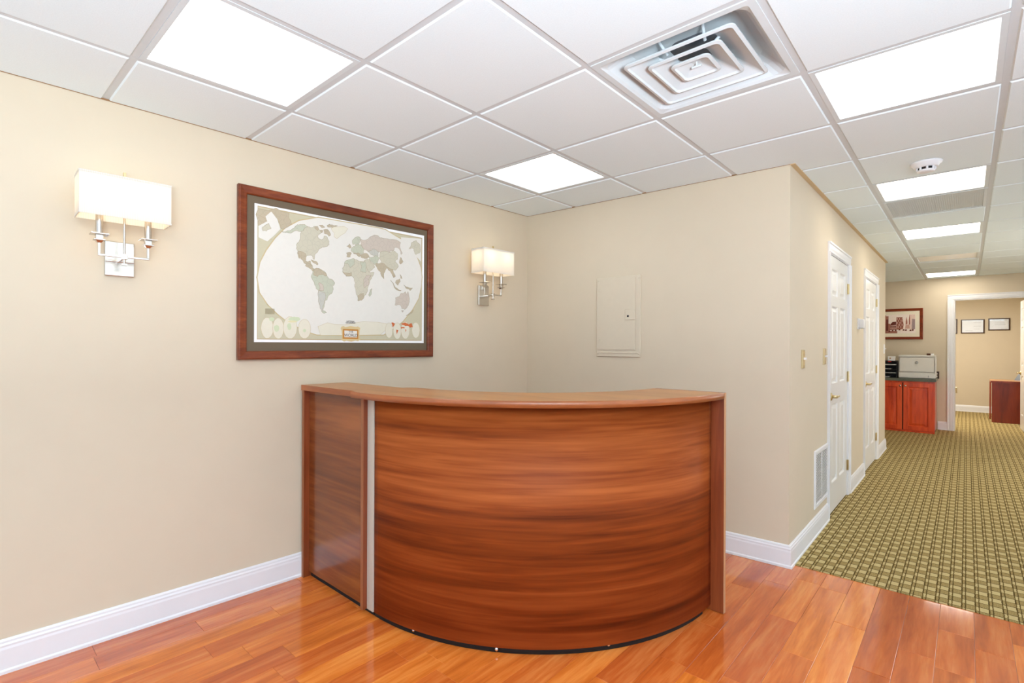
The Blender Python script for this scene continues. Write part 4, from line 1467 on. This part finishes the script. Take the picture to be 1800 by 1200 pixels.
ZC = 0.823
t = thing('printer', 'white laser printer on the green grey worktop', 'printer', (1.749, 9.66, ZC))
b = MB()
b.box(-0.222, 0.224, 0.004, 0.40, 0.006, 0.345)
b.box(-0.226, 0.228, 0.0, 0.404, 0.338, 0.360)
b.build('body', M['printer'], t, 0.008, 2)
b = MB()
b.box(-0.214, 0.214, -0.006, 0.006, 0.096, 0.332)
b.build('front_cover', M['printer'], t, 0.006, 2)
b = MB()
b.box(-0.218, 0.218, -0.008, 0.006, 0.010, 0.090)
tr = b.build('paper_drawer', M['printer'], t, 0.004, 2)
b = MB()
b.box(0.138, 0.146, -0.0095, -0.006, 0.022, 0.052)
b.build('pull_slot', M['grey'], tr)
b = MB()
b.lathe([(0, 0.006), (0.021, 0.006), (0.021, 0.0085), (0, 0.0085)], (0.0, 0, 0.246), 'Y', 24)
b.build('badge', M['grey'], t)
text('hp', 0.030, 0.0, -0.0087, 0.246, t, M['paper'], 'badge_lettering')
for x in (-0.19, 0.19):
    b = MB()
    b.box(x - 0.02, x + 0.02, 0.03, 0.37, 0.0, 0.007)
    b.build('foot', M['grey'], t)
zp = ZC + 0.360
t = thing('brown_box', 'tiny brown box on the white printer, touching the white one', 'box', (1.887, 9.72, zp))
b = MB()
b.box(-0.023, 0.023, 0, 0.05, 0, 0.026)
b.build('carton', M['brown_box'], t, 0.001)
b = MB()
b.box(-0.0225, 0.0225, 0.0005, 0.0495, 0.026, 0.028)
b.build('lid', M['brown_box'], t)
t = thing('white_box', 'tiny white box on the white printer, touching the brown one', 'box', (1.932, 9.72, zp))
b = MB()
b.box(-0.018, 0.018, 0, 0.05, 0, 0.023)
b.build('carton', M['paper'], t, 0.001)
b = MB()
b.box(-0.0185, 0.0185, -0.0005, 0.0505, 0.023, 0.026)
b.build('lid', M['paper'], t)

t = thing('letter_tray', 'black four shelf letter tray beside the white printer', 'letter tray', (1.36, 9.66, ZC))
for nm, e in (('side', (0.142, 0.154, 0, 0.30, 0, 0.268)), ('side', (-0.154, -0.142, 0, 0.30, 0, 0.268)),
              ('rear_board', (-0.142, 0.142, 0.292, 0.30, 0, 0.258)), ('top_board', (-0.142, 0.142, 0, 0.30, 0.258, 0.268))):
    b = MB()
    b.box(*e)
    b.build(nm, M['black'], t, 0.001)
SH = (0.004, 0.066, 0.128, 0.195)
for z in SH:
    b = MB()
    b.box(-0.142, 0.142, 0.004, 0.292, z, z + 0.005)
    b.build('shelf', M['black'], t)
b = MB()
b.box(0.035, 0.075, -0.002, 0.001, 0.246, 0.262)
b.build('red_tag', M['red'], t)
pl = ['topmost', 'second from top', 'third from top', 'lowest']
for i, z in enumerate(reversed(SH)):
    t = thing('paper_stack', 'white papers on the %s shelf of the black letter tray' % pl[i], 'paper', (1.36, 9.665, ZC + z + 0.005), 0, 'papers in the letter tray')
    xr = (0.138, 0.07, 0.132, 0.05)[i]
    b = MB()
    b.box(-0.13, xr, 0.004, 0.26, 0, 0.010 if i == 0 else 0.007)
    b.build('sheets', M['paper'], t)
t = thing('card_box', 'small white box on top of the black letter tray', 'box', (1.434, 9.70, ZC + 0.268))
b = MB()
b.box(-0.047, 0.047, 0, 0.06, 0, 0.068)
b.build('carton', M['paper'], t, 0.002)
b = MB()
b.box(-0.025, -0.005, -0.001, 0.001, 0.030, 0.046)
b.build('printed_mark', M['desk_pale'], t)

t = thing('wall_outlet', 'dark wall outlet just behind the edge of the white printer', 'outlet', (1.965, fw(1.965), 0.865), TH_F)
b = MB()
b.rect_rings(-0.035, 0.035, -0.057, 0.057, [(0, 0), (0, -0.004), (0.004, -0.006)], 0, True)
b.build('plate', M['darkwood'], t)
b = MB()
b.box(-0.014, 0.014, -0.009, -0.005, -0.035, -0.008)
b.box(-0.014, 0.014, -0.009, -0.005, 0.008, 0.035)
b.build('socket', M['printer'], t)

# framed city print above the cabinet
t = thing('framed_print', 'sepia city street print in a red brown frame above the worktop', 'framed picture', (1.42, fw(1.42), 1.433), TH_F)
b = MB()
b.rect_rings(-0.381, 0.381, 0, 0.507, [(0, 0), (0, -0.022), (0.006, -0.026), (0.020, -0.020), (0.038, -0.018), (0.042, -0.014), (0.042, -0.002)])
b.build('frame', M['frame'], t)
b = MB()
M['cream'] = paint('cream_mount', (238, 230, 208), 0.8, noise=0.01)
b.box(-0.342, 0.342, -0.010, -0.002, 0.038, 0.469)
b.build('mount', M['cream'], t)
SEP = [(244, 230, 220), (108, 46, 34), (166, 106, 88), (206, 164, 148), (230, 204, 192), (160, 138, 138)]
sm = [paint('sepia_ink_%d' % i, c, 0.8, noise=0.08, scale=90) for i, c in enumerate(SEP)]


def cp(px, py):
    """Crop pixel of the print to its own plane."""
    return (1.31 + (px - 105) / 1165 * 0.49 - 1.42, 0.507 - (py - 115) / 930 * 0.507)


b = MB()
x1, zt = cp(1040, 292)
_, zb = cp(1040, 858)
b.face([(-0.29, -0.0105, zb), (x1, -0.0105, zb), (x1, -0.0105, zt), (-0.29, -0.0105, zt)], 0)
y = -0.0106


def ink(pts, m):
    global y
    b.face([(cp(*p)[0], y, cp(*p)[1]) for p in pts], m)
    y -= 0.00004


ink([(120, 858), (480, 858), (480, 790), (120, 780)], 2)
ink([(120, 780), (250, 780), (260, 570), (200, 560), (200, 330), (120, 330)], 2)
ink([(-250, 858), (120, 858), (120, 300), (-60, 340), (-60, 500), (-250, 520)], 2)
ink([(125, 780), (190, 780), (190, 430), (125, 430)], 1)
ink([(250, 620), (445, 600), (440, 500), (330, 510), (275, 560)], 1)
ink([(250, 760), (450, 750), (445, 610), (260, 620)], 3)
for i in range(5):
    ink([(262 + i * 38, 690), (286 + i * 38, 690), (286 + i * 38, 630), (262 + i * 38, 630)], 1)
    ink([(250 + i * 40, 750), (274 + i * 40, 750), (274 + i * 40, 712), (250 + i * 40, 712)], 1)
ink([(450, 750), (660, 730), (680, 600), (640, 370), (450, 370)], 2)
for r_ in range(5):
    for c_ in range(5):
        ink([(470 + c_ * 38, 440 + r_ * 62), (488 + c_ * 38, 440 + r_ * 62), (488 + c_ * 38, 400 + r_ * 62), (470 + c_ * 38, 400 + r_ * 62)], (4, 1, 4, 1, 3)[(r_ + c_) % 5])
ink([(725, 720), (870, 720), (860, 600), (740, 600)], 3)
ink([(740, 600), (800, 580), (795, 500), (768, 360), (745, 500)], 2)
ink([(840, 600), (880, 600), (878, 300), (862, 300), (840, 450)], 2)
ink([(870, 740), (1030, 740), (1030, 300), (890, 300)], 4)
ink([(930, 740), (1030, 740), (1030, 440), (940, 430)], 5)
for i, (a, c_) in enumerate(((300, 770), (400, 765), (520, 745), (650, 755), (720, 760), (860, 770), (930, 760), (200, 790))):
    ink([(a, c_ + 25), (a + 60, c_ + 22), (a + 55, c_ - 20), (a + 10, c_ - 15)], 1)
b.build('print', sm, t, flip=False)


# ------------------------------------------------------------------ office beyond the doorway
def certificate(x0, x1, z0, z1, label, lines):
    t = thing('framed_certificate', label, 'framed certificate', ((x0 + x1) / 2, 13.52, z0), 0, 'certificates on the office wall')
    w, h = (x1 - x0) / 2, z1 - z0
    b = MB()
    b.rect_rings(-w, w, 0, h, [(0, 0), (0, -0.018), (0.014, -0.020), (0.018, -0.012), (0.018, -0.002)])
    b.build('frame', M['darkwood'], t)
    b = MB()
    b.box(-w + 0.016, w - 0.016, -0.008, -0.002, 0.016, h - 0.016)
    s = b.build('sheet', M['paper'], t)
    b = MB()
    for u0, u1, v in lines:
        b.face([(-w + 2 * w * u0, -0.0085, h * v), (-w + 2 * w * u1, -0.0085, h * v), (-w + 2 * w * u1, -0.0085, h * v + 0.005), (-w + 2 * w * u0, -0.0085, h * v + 0.005)])
    b.build('print', M['lens_off'] if not lines else M['grey_ink'], s, flip=False)['kind'] = 'stuff'
    b = MB()
    b.box(-w + 0.017, w - 0.017, -0.0135, -0.0128, 0.017, h - 0.017)
    b.build('glass', M['glass'], t)


M['grey_ink'] = paint('faint_grey_ink', (206, 205, 202), 0.8)
certificate(1.83, 2.176, 1.582, 1.884, 'framed certificate partly hidden by the doorway casing', [(0.2, 0.8, 0.6), (0.2, 0.8, 0.4)])
certificate(2.229, 2.580, 1.587, 1.868, 'larger of the two fully visible framed certificates, middle one of three', [(0.55, 0.85, 0.75), (0.55, 0.85, 0.5), (0.55, 0.8, 0.3), (0.2, 0.5, 0.2)])
certificate(2.634, 2.941, 1.643, 1.878, 'smaller framed certificate hung highest, nearest the open office door', [(0.2, 0.85, 0.85), (0.2, 0.85, 0.78), (0.3, 0.8, 0.6), (0.3, 0.8, 0.45), (0.6, 0.88, 0.16)])

t = thing('brass_outlet', 'brass wall outlet low on the office wall beside the doorway casing', 'outlet', (2.138, 13.52, 0.432))
b = MB()
b.rect_rings(-0.038, 0.038, -0.058, 0.058, [(0, 0), (0, -0.004), (0.004, -0.006)], 0, True)
b.build('plate', M['brass'], t)
b = MB()
b.box(-0.015, 0.015, -0.009, -0.005, -0.036, -0.007)
b.box(-0.015, 0.015, -0.009, -0.005, 0.007, 0.036)
b.build('socket', M['printer'], t)

t = thing('office_desk', 'red mahogany desk seen through the far office doorway', 'desk', (2.98, 12.13, 0))
b = MB()
b.box(-0.336, 0.62, -0.28, -0.25, 0.003, 0.695)
b.build('modesty_panel', M['desk_red'], t, 0.002)
b = MB()
b.box(-0.352, -0.332, 0.24, 0.30, 0.003, 0.695)
b.build('leg', M['desk_red'], t, 0.002)
b = MB()
b.box(0.60, 0.62, -0.25, 0.30, 0.003, 0.695)
b.build('leg', M['desk_red'], t, 0.002)
b = MB()
b.box(-0.352, 0.64, -0.285, 0.31, 0.695, 0.727)
b.build('desktop', M['desk_red_top'], t, 0.003)
b = MB()
b.box(-0.352, 0.64, -0.290, -0.284, 0.693, 0.726)
b.build('front_edge', M['desk_red'], t)

t = thing('desk_frame', 'small dark slanted frame standing on the red mahogany desk', 'photo frame', (3.00, 12.30, 0.727), math.radians(-25))
b = MB()
b.mesh([(-0.06, -0.01, 0), (0.10, -0.01, 0), (0.10, 0.055, 0.125), (-0.02, 0.055, 0.125), (-0.06, 0.0, 0), (0.10, 0.0, 0), (0.10, 0.066, 0.125), (-0.02, 0.066, 0.125)],
       [(0, 1, 2, 3), (4, 7, 6, 5), (0, 4, 5, 1), (1, 5, 6, 2), (2, 6, 7, 3), (3, 7, 4, 0)])
b.build('board', M['black'], t)
b = MB()
b.box(0.0, 0.02, 0.06, 0.11, 0.0, 0.004)
b.tube((0.01, 0.108, 0.003), (0.01, 0.060, 0.11), 0.004, 8)
b.build('stand', M['grey'], t)

# added area light to brighten the office, out of view above the doorway
ld = bpy.data.lights.new('office_fill_light', 'AREA')
ld.shape = 'SQUARE'
ld.size = 0.6
ld.energy = 55
ld.color = (1.0, 0.96, 0.88)
lo = bpy.data.objects.new('office_fill_light', ld)
col.objects.link(lo)
lo.location = (2.1, 11.7, H - 0.01)
